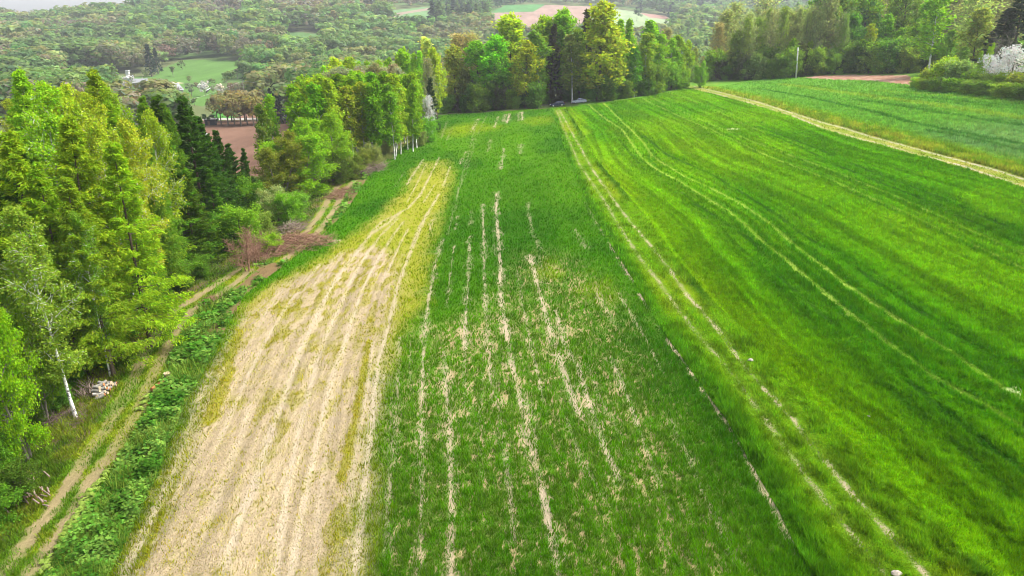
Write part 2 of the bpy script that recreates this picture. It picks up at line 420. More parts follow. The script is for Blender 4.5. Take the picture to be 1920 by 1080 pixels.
YSPOTS = [(*ground_at(u, v), r, k) for u, v, r, k in ((870, 243, 9, 1), (920, 240, 5, .6), (1012, 226, 7, .7), (1290, 272, 7, .7), (1140, 305, 5, .6), (1030, 510, 2.2, .6), (870, 600, 3, .0), (1520, 350, 9, .4), (1700, 430, 10, .45), (1850, 500, 10, .4), (1400, 300, 12, .4), (1230, 235, 14, .5), (1120, 540, 2.5, .5))]
BARE_SPOTS = [(*ground_at(u, v), r) for u, v, r in ((1905, 735, .8), (1375, 242, 1.6), (630, 452, .8), (1262, 645, .5), (1370, 655, .5), (1480, 980, .5))]

# far and valley ground patches: name, outline in photo pixels, near and far limit, colour
PATCHES = [
 ("green_field", [(395, 205), (440, 200), (500, 196), (486, 203), (462, 212), (440, 223), (405, 228)], 150, 420, (.055, .17, .03)),
 ("ploughed_field", [(440, 221.5), (462, 211), (490, 202), (560, 200), (560, 223)], 150, 420, (.17, .10, .07)),
 ("gravel_road", [(380, 221.5), (600, 221.5), (600, 224.5), (380, 225)], 150, 420, (.32, .30, .27)),
 ("ploughed_field", [(300, 226), (600, 225.5), (560, 330), (430, 330)], 110, 420, (.145, .085, .06)),
 ("meadow", [(240, 190), (200, 160), (215, 146), (290, 142), (300, 130), (345, 112), (420, 112), (470, 118), (545, 122), (545, 133), (470, 135), (420, 150), (405, 180), (380, 200), (330, 190)], 250, 900, (.075, .15, .035)),
 ("green_field", [(376, 54), (382, 42), (470, 38.5), (470, 52), (440, 56)], 500, 1600, (.07, .16, .055)),
 ("green_field", [(528, 82), (535, 62), (560, 60), (612, 66), (612, 84), (560, 88)], 400, 1600, (.08, .155, .05)),
 ("green_field", [(672, 36), (672, 26), (826, 10), (828, 16), (790, 40), (740, 44)], 500, 2200, (.105, .19, .08)),
 ("ploughed_field", [(690, 38), (720, 28), (815, 13), (812, 18), (760, 26), (720, 40)], 500, 2200, (.23, .18, .14)),
 ("green_field", [(918, 24), (950, 9), (1022, 8), (1006, 22), (960, 26)], 500, 2200, (.065, .17, .055)),
 ("ploughed_field", [(905, 32), (918, 24), (1000, 22), (1022, 9), (1110, 12), (1135, 24), (1120, 60), (1000, 60), (905, 40)], 500, 2200, (.23, .16, .13)),
 ("green_field", [(1112, 13), (1200, 22), (1255, 34), (1260, 60), (1110, 62)], 500, 2200, (.20, .26, .14)),
 ("ploughed_field", [(1200, 24), (1250, 30), (1255, 37), (1218, 33)], 500, 2200, (.24, .145, .12)),
]

def in_patch(u, v, y, P):
    return in_poly(u, v, P[1]) & (y > P[2]) & (y < P[3])

def lin(a, b, t): return a * (1 - t[..., None]) + np.asarray(b) * t[..., None]

def ground_look(x, y):
    """colour, cover (0..1 share under blades), blade height, blade colour and region of the ground at (x, y)"""
    n = x.shape[0]
    z = terrain(x, y)
    u, v = project(x, y, z)
    nz = fbm(x / 1.1, y / 2.6, 3, 3); nb = fbm(x / 6, y / 14, 21, 3); nf = fbm(x / .33, y / .8, 31, 2); nbig = fbm(x / 18, y / 40, 41, 2)
    soil = np.array((.40, .315, .205)); 
    dark = np.array((.036, .145, .003)); midg = np.array((.075, .23, .003)); yel = np.array((.185, .295, .004)); lime = np.array((.115, .285, .004))
    # default: meadow and woodland floor
    col = lin(np.tile((.060, .10, .022), (n, 1)), (.10, .10, .04), sst(.4, .7, nb))
    cover = np.full(n, .75); hgt = np.full(n, .22); bl = lin(np.tile((.05, .15, .012), (n, 1)), (.13, .20, .02), sst(.35, .7, nb))
    reg = np.zeros(n, np.int32)
    front = y > -15
    # ---- middle field
    m = in_poly(x, y, P_MID) & front
    reg[m] = 1
    X, Y = x[m], y[m]; k = m.sum()
    g = lin(np.tile(dark, (k, 1)), midg, sst(.30, .62, nb[m]) * .75)
    g = lin(g, lime, sst(.55, .75, nbig[m]) * .45)
    cv = np.full(k, .93)
    sp = soft_poly(X, Y, P_SPARSE, 3.0)
    pb = .37 + .16 * (nz[m] - .5) + .22 * (nb[m] - .5)
    spk = .35 * vnoise(X / .06, Y / .12, 32) + .40 * vnoise(X / .14, Y / .45, 33) + .25 * vnoise(X / .30, Y / 1.8, 34)
    thin = sp * sst(-.16, .12, pb - spk)
    cv -= .62 * thin + .10 * sp
    g = lin(g, (.085, .17, .012), .6 * sp * sst(.35, .65, nf[m]))
    lush = soft_poly(X, Y, P_LUSH1, 3.0) * (1 - sp)
    g = lin(g, dark, lush * .5)
    yl = soft_poly(X + 1.6 * (nz[m] - .5), Y + 5 * (nb[m] - .5), P_YEL, 1.8)
    for (sx, sy, r, q) in YSPOTS:
        d = np.hypot((X - sx), (Y - sy) * .5) + 3 * (nz[m] - .5)
        g = lin(g, yel, q * np.clip(1 - sst(r * .2, r, d), 0, 1)[:])
    g = lin(g, (.245, .29, .005), yl * (1 - .6 * sst(110, 137, Y)) * .85)
    yl = yl * (1 - .75 * sst(112, 137, Y))
    cv = cv * (1 - yl) + yl * (.62 - .35 * sst(.5, .75, nz[m]))
    tn = soft_poly(X + 1.4 * (nz[m] - .5), Y + 6 * (nb[m] - .5), P_TAN, 1.6)
    fleck = sst(.47, .60, fbm(X / .4, Y / 1.3, 51, 3)) * (0.16 + .70 * sst(42, 66, Y)) + .8 * sst(.60, .70, nz[m]) * .6
    fleck = np.clip(fleck, 0, 1)
    olive = np.zeros(k)
    for L, w in OLIVE:
        d, p = line_dist(X, Y, L, 3); olive = np.maximum(olive, 1 - sst(w * .5, w * 1.4, d + .5 * (nf[m] - .5)))
    fleck = np.maximum(fleck, olive)
    ctan = lin(np.tile((.285, .228, .140), (k, 1)), (.19, .18, .014), fleck * .85)
    rl = TANSTRIPES[11][0]; o_ = np.argsort(rl[:, 1]); rc = X - np.interp(Y, rl[o_, 1], rl[o_, 0])
    row = .6 * vnoise(rc / .17, Y / 22.0, 61) + .4 * vnoise(rc / .5, Y / 30.0, 62)
    ctan = ctan * (.70 + .60 * row)[:, None] * (.86 + .28 * vnoise(X / .14, Y / .22, 63))[:, None]
    cs = lin(np.tile(soil * np.array((.8, .75, .62)), (k, 1)), g * .6, np.clip(cv * 1.05, 0, 1))
    cs = lin(cs, (.20, .215, .015), yl * (1 - tn) * .8)
    cs = lin(cs, ctan, tn)
    g = lin(g, (.29, .27, .012), tn)
    cv = cv * (1 - tn) + tn * (.04 + .55 * fleck)
    stripe = np.zeros(k)
    for L, w, q in STRIPES:
        d, p = line_dist(X, Y, L, 2.5)
        gap = vnoise(p * len(L) * 3.1, np.full(k, q * 9.0), 71)
        ww = w * (.75 + .6 * vnoise(Y / 1.1, X * 0 + w * 77, 73))
        wav = d + .16 * (nf[m] - .5)
        core = q * (1 - sst(ww * .25, ww * 1.15, wav)) * np.clip(.45 + .9 * sst(.25, .6, gap), 0, 1)
        stripe = np.maximum(stripe, core * np.clip(1.25 - .75 * spk, 0, 1))
        stripe = np.maximum(stripe, .55 * q * (1 - sst(.3 * ww, 3.4 * ww, wav)) * sst(.0, .2, .42 * sst(.4, .65, nz[m]) + .12 - spk + .18))
    for L, w, q in TANSTRIPES:
        d, p = line_dist(X, Y, L, 2.5)
        wav = d + .16 * (nf[m] - .5)
        ww = w * .6 * (.7 + .6 * vnoise(Y / 2.0, X * 0 + w * 77, 73))
        stripe = np.maximum(stripe, .85 * q * (1 - sst(ww * .2, ww * 1.6, wav)) * (1 - .35 * spk))
    for sx, sy, r in BARE_SPOTS:
        stripe = np.maximum(stripe, 1 - sst(r * .4, r, np.hypot(X - sx, Y - sy) + .4 * (nf[m] - .5)))
    stripe = np.clip(stripe, 0, 1)
    cs = lin(cs, lin(np.tile((.345, .28, .195), (k, 1)), (.41, .345, .25), tn), stripe * .9)
    cv *= 1 - .85 * stripe
    # bare line along the balk
    d, p = line_dist(X, Y, BALK_L, 2)
    e = .9 * (1 - sst(.08, .46, d + .45 * (nf[m] - .4))) * sst(.30, .52, fbm(Y / 1.8, Y * 0, 81, 3)) * (1 - sst(65, 95, Y))
    cs = lin(cs, (.38, .29, .20), e); cv *= 1 - e
    col[m] = cs; bl[m] = g; cover[m] = cv; hgt[m] = .20 - .10 * np.maximum(tn, yl * .6)
    ground_look.tan = np.zeros(n); ground_look.tan[m] = tn
    # ---- balk
    m = in_poly(x, y, P_BALK) & front
    reg[m] = 2
    X, Y = x[m], y[m]; k = m.sum()
    g = lin(np.tile((.135, .29, .006), (k, 1)), (.23, .33, .008), sst(.4, .7, nb[m]))
    h = np.full(k, .17); cv = np.full(k, .97)
    dl, _ = line_dist(X, Y, BALK_L, 3); dr, _ = line_dist(X, Y, BALK_R, 3)
    lush = 1 - sst(.5, 1.7, dl)
    g = lin(g, (.075, .225, .006), lush * .9); h += .11 * lush * (.5 + nz[m])
    lr = (1 - sst(.3, 1.4, dr)) * sst(.38, .6, nb[m])
    g = lin(g, (.055, .16, .008), lr * .9); h += .10 * lr
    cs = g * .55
    for L, q in ((RUT_L, .75), (RUT_R, 1.0)):
        d, p = line_dist(X, Y, L, 2)
        br = (1 - sst(.03, .26, d + .25 * (nf[m] - .5))) * q * np.clip(.38 + .8 * sst(.40, .66, fbm(Y / 1.3, X * 0 + q, 91, 3)), 0, 1)
        cs = lin(cs, (.27, .23, .14), br); cv *= 1 - .6 * br
        sh = 1 - sst(.3, .75, d); h *= 1 - .55 * sh; g = lin(g, (.22, .32, .03), sh * .4)
    col[m] = cs; bl[m] = g; cover[m] = cv; hgt[m] = h
    # ---- right field
    m = in_poly(x, y, P_RIGHT) & front
    reg[m] = 3
    X, Y = x[m], y[m]; k = m.sum()
    g = lin(np.tile((.088, .265, .002), (k, 1)), (.145, .335, .002), sst(.33, .66, nbig[m]))
    g = lin(g, (.135, .29, .003), sst(.52, .75, nb[m]) * .6)
    dr, _ = line_dist(X, Y, BALK_R, 9)
    edge = 1 - sst(.3, 3.4, dr + 2.2 * (nz[m] - .5))
    yk = edge * np.clip(.45 + .9 * sst(.35, .65, nb[m]), 0, 1)
    for (sx, sy, r, q) in YSPOTS:
        d = np.hypot((X - sx), (Y - sy) * .5) + 3 * (nz[m] - .5)
        yk = np.maximum(yk, q * (1 - sst(r * .2, r, d)))
    g = lin(g, (.225, .385, .003), yk * .68)
    cv = np.full(k, .97) - .25 * edge * sst(.5, .7, nz[m]); h = np.full(k, .21) - .08 * edge
    rl = TRAMS[0][0]; o_ = np.argsort(rl[:, 1]); rc = X - np.interp(Y, rl[o_, 1], rl[o_, 0])
    dr_ = sst(.30, .75, .5 * vnoise(rc / .38, Y / 16, 131) + .5 * vnoise(rc / 1.1, Y / 30, 132))
    g = g * (.72 + .48 * dr_)[:, None]
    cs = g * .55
    for L, w, q in TRAMS:
        L = np.asarray(L)
        d, p = line_dist(X, Y, L, 3)
        a = (1 - sst(w * .35, w * 1.15, d + .22 * (nf[m] - .5))) * abs(q)
        if q < 0: a = (1 - sst(w * .7, w * 1.7, d + .3 * (nf[m] - .5))) * abs(q) * np.clip(.45 + .8 * sst(.3, .6, fbm(Y / 4, X * 0 + w, 99, 2)), 0, 1)
        if q > 0:
            pale = a * np.clip(.62 + .6 * sst(.35, .65, fbm(Y / 5, X * 0 + w * q, 95, 2)), 0, 1)
            g = lin(g, (.20, .34, .03), pale * .65); cs = lin(cs, (.24, .32, .05), pale * .65); cv *= 1 - .35 * pale; h *= 1 - .5 * a
            bes = np.clip((1 - sst(w * 2.2, w * 3.6, d)) - a, 0, 1) * abs(q)
            g = lin(g, (.030, .16, .003), bes * .55); h *= 1 + .15 * bes
        else:
            g = lin(g, (.016, .085, .003), a * .95); h *= 1 - .8 * a; cs = lin(cs, (.015, .055, .004), a); cv *= 1 - .3 * a
            bes = (1 - sst(w * 2.0, w * 5.5, d)) * abs(q)
            g = lin(g, (.028, .15, .003), bes * .5)
    for sx, sy, r in BARE_SPOTS:
        q = 1 - sst(r * .4, r, np.hypot(X - sx, Y - sy) + .5 * (nf[m] - .5))
        cs = lin(cs, (.28, .34, .14), q); cv *= 1 - .8 * q
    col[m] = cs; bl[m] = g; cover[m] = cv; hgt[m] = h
    # ---- farm track with two pale wheelings
    m = in_poly(x, y, P_FARM) & front
    dlo, _ = line_dist(x, y, FARM_LO, 2); dhi, _ = line_dist(x, y, FARM_HI, 2)
    m |= (np.minimum(dlo, dhi) < .55) & front
    reg[m] = 4
    k = m.sum()
    g = lin(np.tile((.19, .25, .03), (k, 1)), (.28, .29, .06), sst(.4, .7, nz[m]))
    br = np.maximum((1 - sst(.03, .33, dlo[m] + .3 * (nf[m] - .5))) * np.clip(.3 + sst(.35, .6, fbm(y[m] / 7, y[m] * 0, 97, 2)), 0, 1), 1 - sst(.04, .36, dhi[m] + .3 * (nf[m] - .5)))
    col[m] = lin(g * .8, (.31, .28, .205), br); bl[m] = g; cover[m] = .85 * (1 - br); hgt[m] = .14
    # verge of the farm track
    m = (reg == 0) & in_poly(x, y, np.vstack([FARM_HI, VERGE_HI[::-1]])) & front
    reg[m] = 5
    g = lin(np.tile((.15, .26, .015), (m.sum(), 1)), (.26, .31, .03), sst(.35, .65, nz[m]))
    dk = 1 - sst(.5, 1.1, dhi[m]); g = lin(g, (.10, .085, .03), dk * .6)
    col[m] = g * .75; bl[m] = g; hgt[m] = .4; cover[m] = .95
    # ---- blue-green field
    m = in_poly(x, y, P_BLUE) & front & (reg == 0)
    reg[m] = 6
    X, Y = x[m], y[m]
    g = lin(np.tile((.125, .26, .085), (m.sum(), 1)), (.17, .31, .095), sst(.35, .7, nb[m]))
    far = sst(-8, 18, Y - (90 + .35 * X))
    g = lin(g, (.12, .31, .012), far * .7)
    for L, w, q in BLUELINES:
        d, p = line_dist(X, Y, L, 8)
        a = (1 - sst(w * .5, w * 1.7, d + .7 * (nz[m] - .5))) * abs(q)
        g = lin(g, (.035, .14, .015) if q < 0 else (.20, .32, .03), a * .8)
    dv, _ = line_dist(X, Y, VERGE_HI, 5)
    g = lin(g, (.16, .30, .012), (1 - sst(.5, 4, dv + 1.5 * (nz[m] - .5))) * .8)
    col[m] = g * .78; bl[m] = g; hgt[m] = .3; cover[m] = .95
    # ---- brown field on the right
    m = in_poly(x, y, P_PLOUGH_R) & front & (reg == 0)
    reg[m] = 7
    col[m] = lin(np.tile((.25, .14, .095), (m.sum(), 1)), (.33, .22, .16), sst(.4, .7, nz[m])); cover[m] = 0
    # ---- left track, verge and weeds
    near = (x < -3) & (y < 230) & front
    d1, _ = line_dist(x, y, TRK_L, 6); d2, _ = line_dist(x, y, TRK_R, 6)
    d3, _ = line_dist(x, y, TRK_L2, 6); d4, _ = line_dist(x, y, TRK_R2, 6)
    dl, dr = np.minimum(d1, d3), np.minimum(d2, d4)
    on = (reg == 0) & near & (in_poly(x, y, P_TRACK) | (np.minimum(dl, dr) < .75) | (dl + dr < 3.2))
    reg[on] = 8
    k = on.sum()
    g = lin(np.tile((.10, .20, .010), (k, 1)), (.19, .25, .012), sst(.4, .7, nz[on]))
    br = np.maximum(1 - sst(.25, .70, dl[on] + .45 * (nf[on] - .5)), (1 - sst(.25, .70, dr[on] + .45 * (nf[on] - .5))))
    br = br * np.clip(.6 + .8 * sst(.3, .6, nb[on]), 0, 1) * np.clip(.65 + .6 * sst(.3, .6, nz[on]), 0, 1)
    col[on] = lin(g * .75, (.235, .18, .10), br * .9); bl[on] = g; cover[on] = .9 * (1 - br); hgt[on] = .16
    fd, _ = line_dist(x, y, FIELD_L, 9)
    weeds = (reg == 0) & near & (fd < 8.5) & ((dr < 7.0) | (fd < 3.0)) & (dl > dr)
    reg[weeds] = 9
    g = lin(np.tile((.060, .17, .014), (weeds.sum(), 1)), (.14, .26, .04), sst(.35, .65, fbm(x[weeds] / .8, y[weeds] / .8, 123, 3)))
    brn = sst(.46, .60, nb[weeds]) * sst(.40, .52, nz[weeds]); g2 = lin(g * .65, (.16, .10, .055), brn * .9)
    col[weeds] = g2; bl[weeds] = g; cover[weeds] = .9 * (1 - brn); hgt[weeds] = .28
    tan_edge = weeds & (fd < .40) & (nb > .5) & (y < 50)
    col[tan_edge] = (.40, .32, .20); cover[tan_edge] = .25
    # woodland floor on the left and under the copse
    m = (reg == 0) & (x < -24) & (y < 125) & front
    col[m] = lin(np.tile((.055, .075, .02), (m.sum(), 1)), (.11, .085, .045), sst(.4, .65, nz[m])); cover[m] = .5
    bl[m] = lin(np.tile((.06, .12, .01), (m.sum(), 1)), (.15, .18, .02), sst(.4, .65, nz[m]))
    side = (reg == 0) & near & (dl < 4.5)
    cover[side] = .85; bl[side] = lin(np.tile((.085, .16, .010), (side.sum(), 1)), (.16, .21, .015), sst(.4, .65, nz[side]))
    # far land
    m = (reg == 0) & (y > 215)
    col[m] = lin(np.tile((.070, .125, .035), (m.sum(), 1)), (.10, .12, .05), sst(.4, .65, fbm(x[m] / 60, y[m] / 60, 13, 2)))
    cover[m] = 0
    m = (reg == 0) & (y > 150) & (y <= 320) & (x > 20)
    col[m] = lin(np.tile((.085, .20, .022), (m.sum(), 1)), (.13, .22, .03), sst(.4, .65, nz[m])); cover[m] = .6; bl[m] = col[m] * 1.2
    fa = (reg == 0) & (y > 100)
    for i, P in enumerate(PATCHES):
        q = fa & in_patch(u, v, y, P)
        reg[q] = 20 + i
        t = fbm(x[q] / 8, y[q] / 30, 15, 3)
        col[q] = np.asarray(P[4]) * (.75 + .5 * t)[:, None]; cover[q] = 0
    return col.astype(np.float32), cover, hgt, bl, reg

# ------------------------------------------------------------------ the ground: one sheet in polar rings, split by what it is
az_in = np.arange(-40.5, 40.51, 0.09)
az_out = np.concatenate([np.arange(-180, -65, 3.0), np.arange(-64, -41, .5), az_in, np.arange(41.2, 64, .5), np.arange(65, 181, 2.5)])
az_out[-1] = 180
dep = np.concatenate([np.arange(85, 48, -.5), np.arange(48, 12, -0.09), np.arange(12, 4.0, -0.05)])
rad = np.concatenate([[0.6], CAM_H / np.tan(np.radians(dep))])
rad = np.concatenate([rad, np.arange(rad[-1] + 1.5, 470, 2.0), np.arange(472, 1750, 5.0), np.arange(1760, 3400, 60.0)])
A, Rr = np.meshgrid(np.radians(az_out), rad)
gx, gy = (np.sin(A) * Rr).ravel(), (np.cos(A) * Rr).ravel()
gz = terrain(gx, gy)
gcol, gcov, gh, gbl, greg = ground_look(gx, gy)
# taller growth and ruts give the surface a little real relief
gz = gz + 0.0
na, nr = len(az_out), len(rad)
ii = (np.arange(nr - 1)[:, None] * na + np.arange(na - 1)[None, :]).ravel()
quads = np.stack([ii, ii + 1, ii + na + 1, ii + na], 1)
qreg = greg[ii]
GV = np.stack([gx, gy, gz], 1)
REG = {0: "ground", 1: "grain_field", 2: "grass_strip", 3: "green_crop_field", 4: "farm_track", 5: "track_verge", 6: "blue_green_field", 7: "ploughed_field", 8: "forest_track", 9: "weedy_verge"}
for i, P in enumerate(PATCHES): REG[20 + i] = P[0]
for r, nm in REG.items():
    q = quads[qreg == r]
    if not len(q): continue
    use, inv = np.unique(q, return_inverse=True)
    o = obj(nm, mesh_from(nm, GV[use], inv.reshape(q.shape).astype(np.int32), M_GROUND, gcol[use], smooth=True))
    tag(o, kind="structure")

# ------------------------------------------------------------------ grass, crops and weeds: real blades, denser where one stands close
def blades(name, n, vmin, vmax, regs, label, seed, wide=1.0, tall=1.0, leafy=False, urange=(-80, 2000), outline=None, clump=.30, amp=.65, recol=None, tan=False):
    r = np.random.RandomState(seed)
    u = r.uniform(urange[0], urange[1], n); v = vmin + (vmax - vmin) * r.rand(n)
    # a thinner margin of growth past the edges of the view
    n2 = int(n * .45); u2 = r.uniform(urange[0] - 420 * (urange[0] < 0), urange[1] + 420 * (urange[1] >= 1990), n2); v2 = r.uniform(vmin, 1650, n2)
    out_ = (v2 > vmax) | (u2 < urange[0]) | (u2 > urange[1])
    u = np.concatenate([u, u2[out_]]); v = np.concatenate([v, v2[out_]])
    a, b = (u - 960) / FPX, (v - 540) / FPX
    dx, dy, dz = a, CP - b * SP, -(SP + b * CP)
    t = (CAM_H - 1) / -dz
    for _ in range(14):
        h = CAM_H + dz * t - terrain(dx * t, dy * t)
        t = t + h / np.maximum(-dz, .04) * .6
    x, y = dx * t, dy * t
    ok = (np.abs(h) < .5) & (y < 260) & (t > 5)
    x, y = x[ok], y[ok]
    if outline is not None: q = in_poly(x, y, outline); x, y = x[q], y[q]
    col, cov, hg, bl, reg = ground_look(x, y)
    hg = hg * np.where(np.isin(reg, (2,)), 1.25, 1.1)
    if tan: cov = np.clip(ground_look.tan - .2, 0, 1) * .8
    keep = np.isin(reg, regs) & (r.rand(len(x)) < cov)
    x, y, hg, bl = x[keep], y[keep], hg[keep], bl[keep]
    n = len(x); z = terrain(x, y)
    if recol is not None: bl = (bl * .4 + np.asarray(recol) * .6 * r.uniform(.6, 1.4, (n, 1))) if not tan else np.asarray(recol) * r.choice([.55, .8, 1.0, 1.25], (n, 1))
    d = np.hypot(x, y)
    cs_ = clump * 2.0 ** np.round(np.clip(np.log2(np.maximum(d, 30) / 30) * .8, 0, 2))
    cn = fbm(x / cs_, y / (cs_ * 1.5), seed + 300, 2)
    hg = hg * (1 - .7 * amp + 1.45 * amp * sst(.2, .8, cn)); bl = bl * (1 - .30 * amp + .55 * amp * sst(.25, .75, fbm(x / (cs_ * .7), y / cs_, seed + 400, 2)))[:, None]
    ph = r.uniform(0, 2 * np.pi, n)
    w = np.where(np.abs(project(x, y, z)[0] - 960) > 1045, 1.9, np.where(d < 20.5, 1.9, 1.0)) * wide * np.clip(.018 * d / 25, .018, .13) * r.uniform(.7, 1.3, n)
    hh = hg * tall * r.uniform(.6, 1.35, n)
    c, s = np.cos(ph), np.sin(ph)
    ln = r.uniform(.15, .8, n) * hh; lp = ph + r.uniform(-1, 1, n) + 1.57
    P = np.stack([x, y, z], 1)
    side = np.stack([c * w, s * w, np.zeros(n)], 1)
    tip = P + np.stack([np.cos(lp) * ln, np.sin(lp) * ln, hh], 1)
    tint = bl * r.uniform(.72, 1.32, (n, 1)) * (1 + .10 * r.randn(n, 3) * np.array((1.2, .5, .6)))
    tint = np.clip(tint, .002, .9).astype(np.float32)
    if leafy:
        up = P + np.stack([np.zeros(n), np.zeros(n), hh * r.uniform(.3, 1, n)], 1)
        tilt = np.stack([-s * w, c * w, r.uniform(-.5, .8, n) * w], 1)
        V = np.stack([up - side - tilt * .2, up - tilt, up + side + tilt * .2, up + tilt], 1).reshape(-1, 3)
        F = np.arange(4 * n).reshape(-1, 4); cc = np.repeat(tint, 4, 0)
    else:
        V = np.stack([P - side, P + side, tip], 1).reshape(-1, 3)
        F = np.arange(3 * n).reshape(-1, 3); cc = np.repeat(tint, 3, 0)
    o = obj(name, mesh_from(name, V, F, M_GRASS, cc))
    return tag(o, label, "grass", kind="stuff")

blades("crop_grass", 900000, 205, 1110, (1,), "thin green crop blades growing between bare stripes of the middle field", 1, outline=P_MID)
blades("crop_grass", 620000, 160, 1110, (3,), "dense bright green crop covering the field right of the grassy strip", 2, urange=(1040, 2000), outline=P_RIGHT)
blades("tall_grass", 420000, 195, 1110, (2,), "tall rough grass on the strip between the two fields", 3, wide=1.3, clump=.6, amp=1.0, urange=(1020, 1900), outline=P_BALK)
blades("crop_grass", 200000, 140, 420, (5, 6), "blue green crop and verge grass beyond the pale farm track", 4, urange=(1280, 2000))
blades("track_grass", 60000, 160, 420, (4,), "short dry grass between the pale wheel ruts of the farm track", 5, urange=(1280, 2000))
blades("track_grass", 330000, 225, 1110, (8, 0), "short grass between and beside the ruts of the forest track", 6, urange=(-80, 840))
blades("weeds", 260000, 225, 1110, (9,), "leafy green weeds on the verge beside the forest track", 7, wide=3.2, tall=1.5, clump=.7, amp=1.0, leafy=True, urange=(-80, 840))

blades("verge_grass", 150000, 225, 1110, (9,), "dry and green grass standing between the weeds of the verge", 8, wide=.9, tall=1.7, clump=1.1, amp=1.0, urange=(-80, 840), recol=(.17, .22, .03))

blades("stubble", 150000, 440, 1110, (1,), "short dead stubble and clods on the tan ground", 9, wide=.7, tall=.5, clump=.4, amp=.5, urange=(-80, 800), outline=P_MID, recol=(.34, .275, .165), tan=True)

# ------------------------------------------------------------------ trees
class TreeMesh:
    """collects wood (tubes) and leaves (small rhombic faces) of one kind of tree"""
    def __init__(self, seed): self.r = np.random.RandomState(seed); self.wv, self.wf, self.lv, self.lc, self.nw = [], [], [], [], 0
    def tube(self, pts, rad, sides=5):
        pts = np.asarray(pts, float); n = len(pts)
        d = np.gradient(pts, axis=0); d /= np.linalg.norm(d, axis=1)[:, None] + 1e-9
        ref = np.where(np.abs(d[:, 2:3]) > .9, np.array([[1., 0, 0]]), np.array([[0, 0, 1.]]))
        a = np.cross(d, ref); a /= np.linalg.norm(a, axis=1)[:, None] + 1e-9; b = np.cross(d, a)
        th = np.arange(sides) * 2 * np.pi / sides
        V = pts[:, None, :] + np.asarray(rad)[:, None, None] * (a[:, None, :] * np.cos(th)[None, :, None] + b[:, None, :] * np.sin(th)[None, :, None])
        self.wv.append(V.reshape(-1, 3))
        i = np.arange(n - 1)[:, None] * sides; j = np.arange(sides)[None, :]; k = (j + 1) % sides
        self.wf.append((np.stack([i + j, i + k, i + sides + k, i + sides + j], -1).reshape(-1, 4)) + self.nw)
        self.nw += n * sides
    def leaves(self, P, D, l, w, flat=.5, tint=.25, base=(1, 1, 1), out=None):
        """leaf faces centred at P, long axis about D"""
        r = self.r; n = len(P)
        D = D + .45 * r.randn(n, 3); D /= np.linalg.norm(D, axis=1)[:, None] + 1e-9
        N = r.randn(n, 3) * (1 - flat) + np.array((0, 0, 1.0)) * flat
        if out is not None:
            N = out + .22 * r.randn(n, 3); D = np.cross(N, r.randn(n, 3)); D /= np.linalg.norm(D, axis=1)[:, None] + 1e-9
        S = np.cross(D, N); S /= np.linalg.norm(S, axis=1)[:, None] + 1e-9
        sc = r.uniform(.5, 1.55, (n, 1))
        V = np.stack([P - D * l * .5 * sc, P + S * w * .5 * sc, P + D * l * .5 * sc, P - S * w * .5 * sc], 1)
        self.lv.append(V.reshape(-1, 3))
        t = np.asarray(base) * (1 + tint * r.uniform(-1, 1, (n, 1))) * (1 + .12 * r.randn(n, 3) * np.array((1, .5, .6)))
        self.lc.append(np.repeat(np.clip(t, .1, 2.5), 4, 0))
    def meshes(self, name, bark, leaf):
        out = []
        V = np.vstack(self.wv); F = np.vstack(self.wf)
        out.append(mesh_from(name + "_trunk", V, F, bark, np.ones((len(V), 3)), smooth=True))
        if self.lv:
            L = np.vstack(self.lv)
            out.append(mesh_from(name + "_crown", L, np.arange(len(L)).reshape(-1, 4), leaf, np.vstack(self.lc)))
        return out
    def single(self, name, bark, leaf):
        V = np.vstack(self.wv); F = np.vstack(self.wf); L = np.vstack(self.lv); q = np.arange(len(L)).reshape(-1, 4) + len(V)
        return mesh_from(name, np.vstack([V, L]), np.vstack([F, q]), [bark, leaf], np.vstack([np.ones((len(V), 3)), np.vstack(self.lc)]), mat_idx=np.concatenate([np.zeros(len(F)), np.ones(len(q))]))

def rot_toward(d, az, el):
    """direction from azimuth and elevation"""
    return np.array((math.cos(az) * math.cos(el), math.sin(az) * math.cos(el), math.sin(el)))

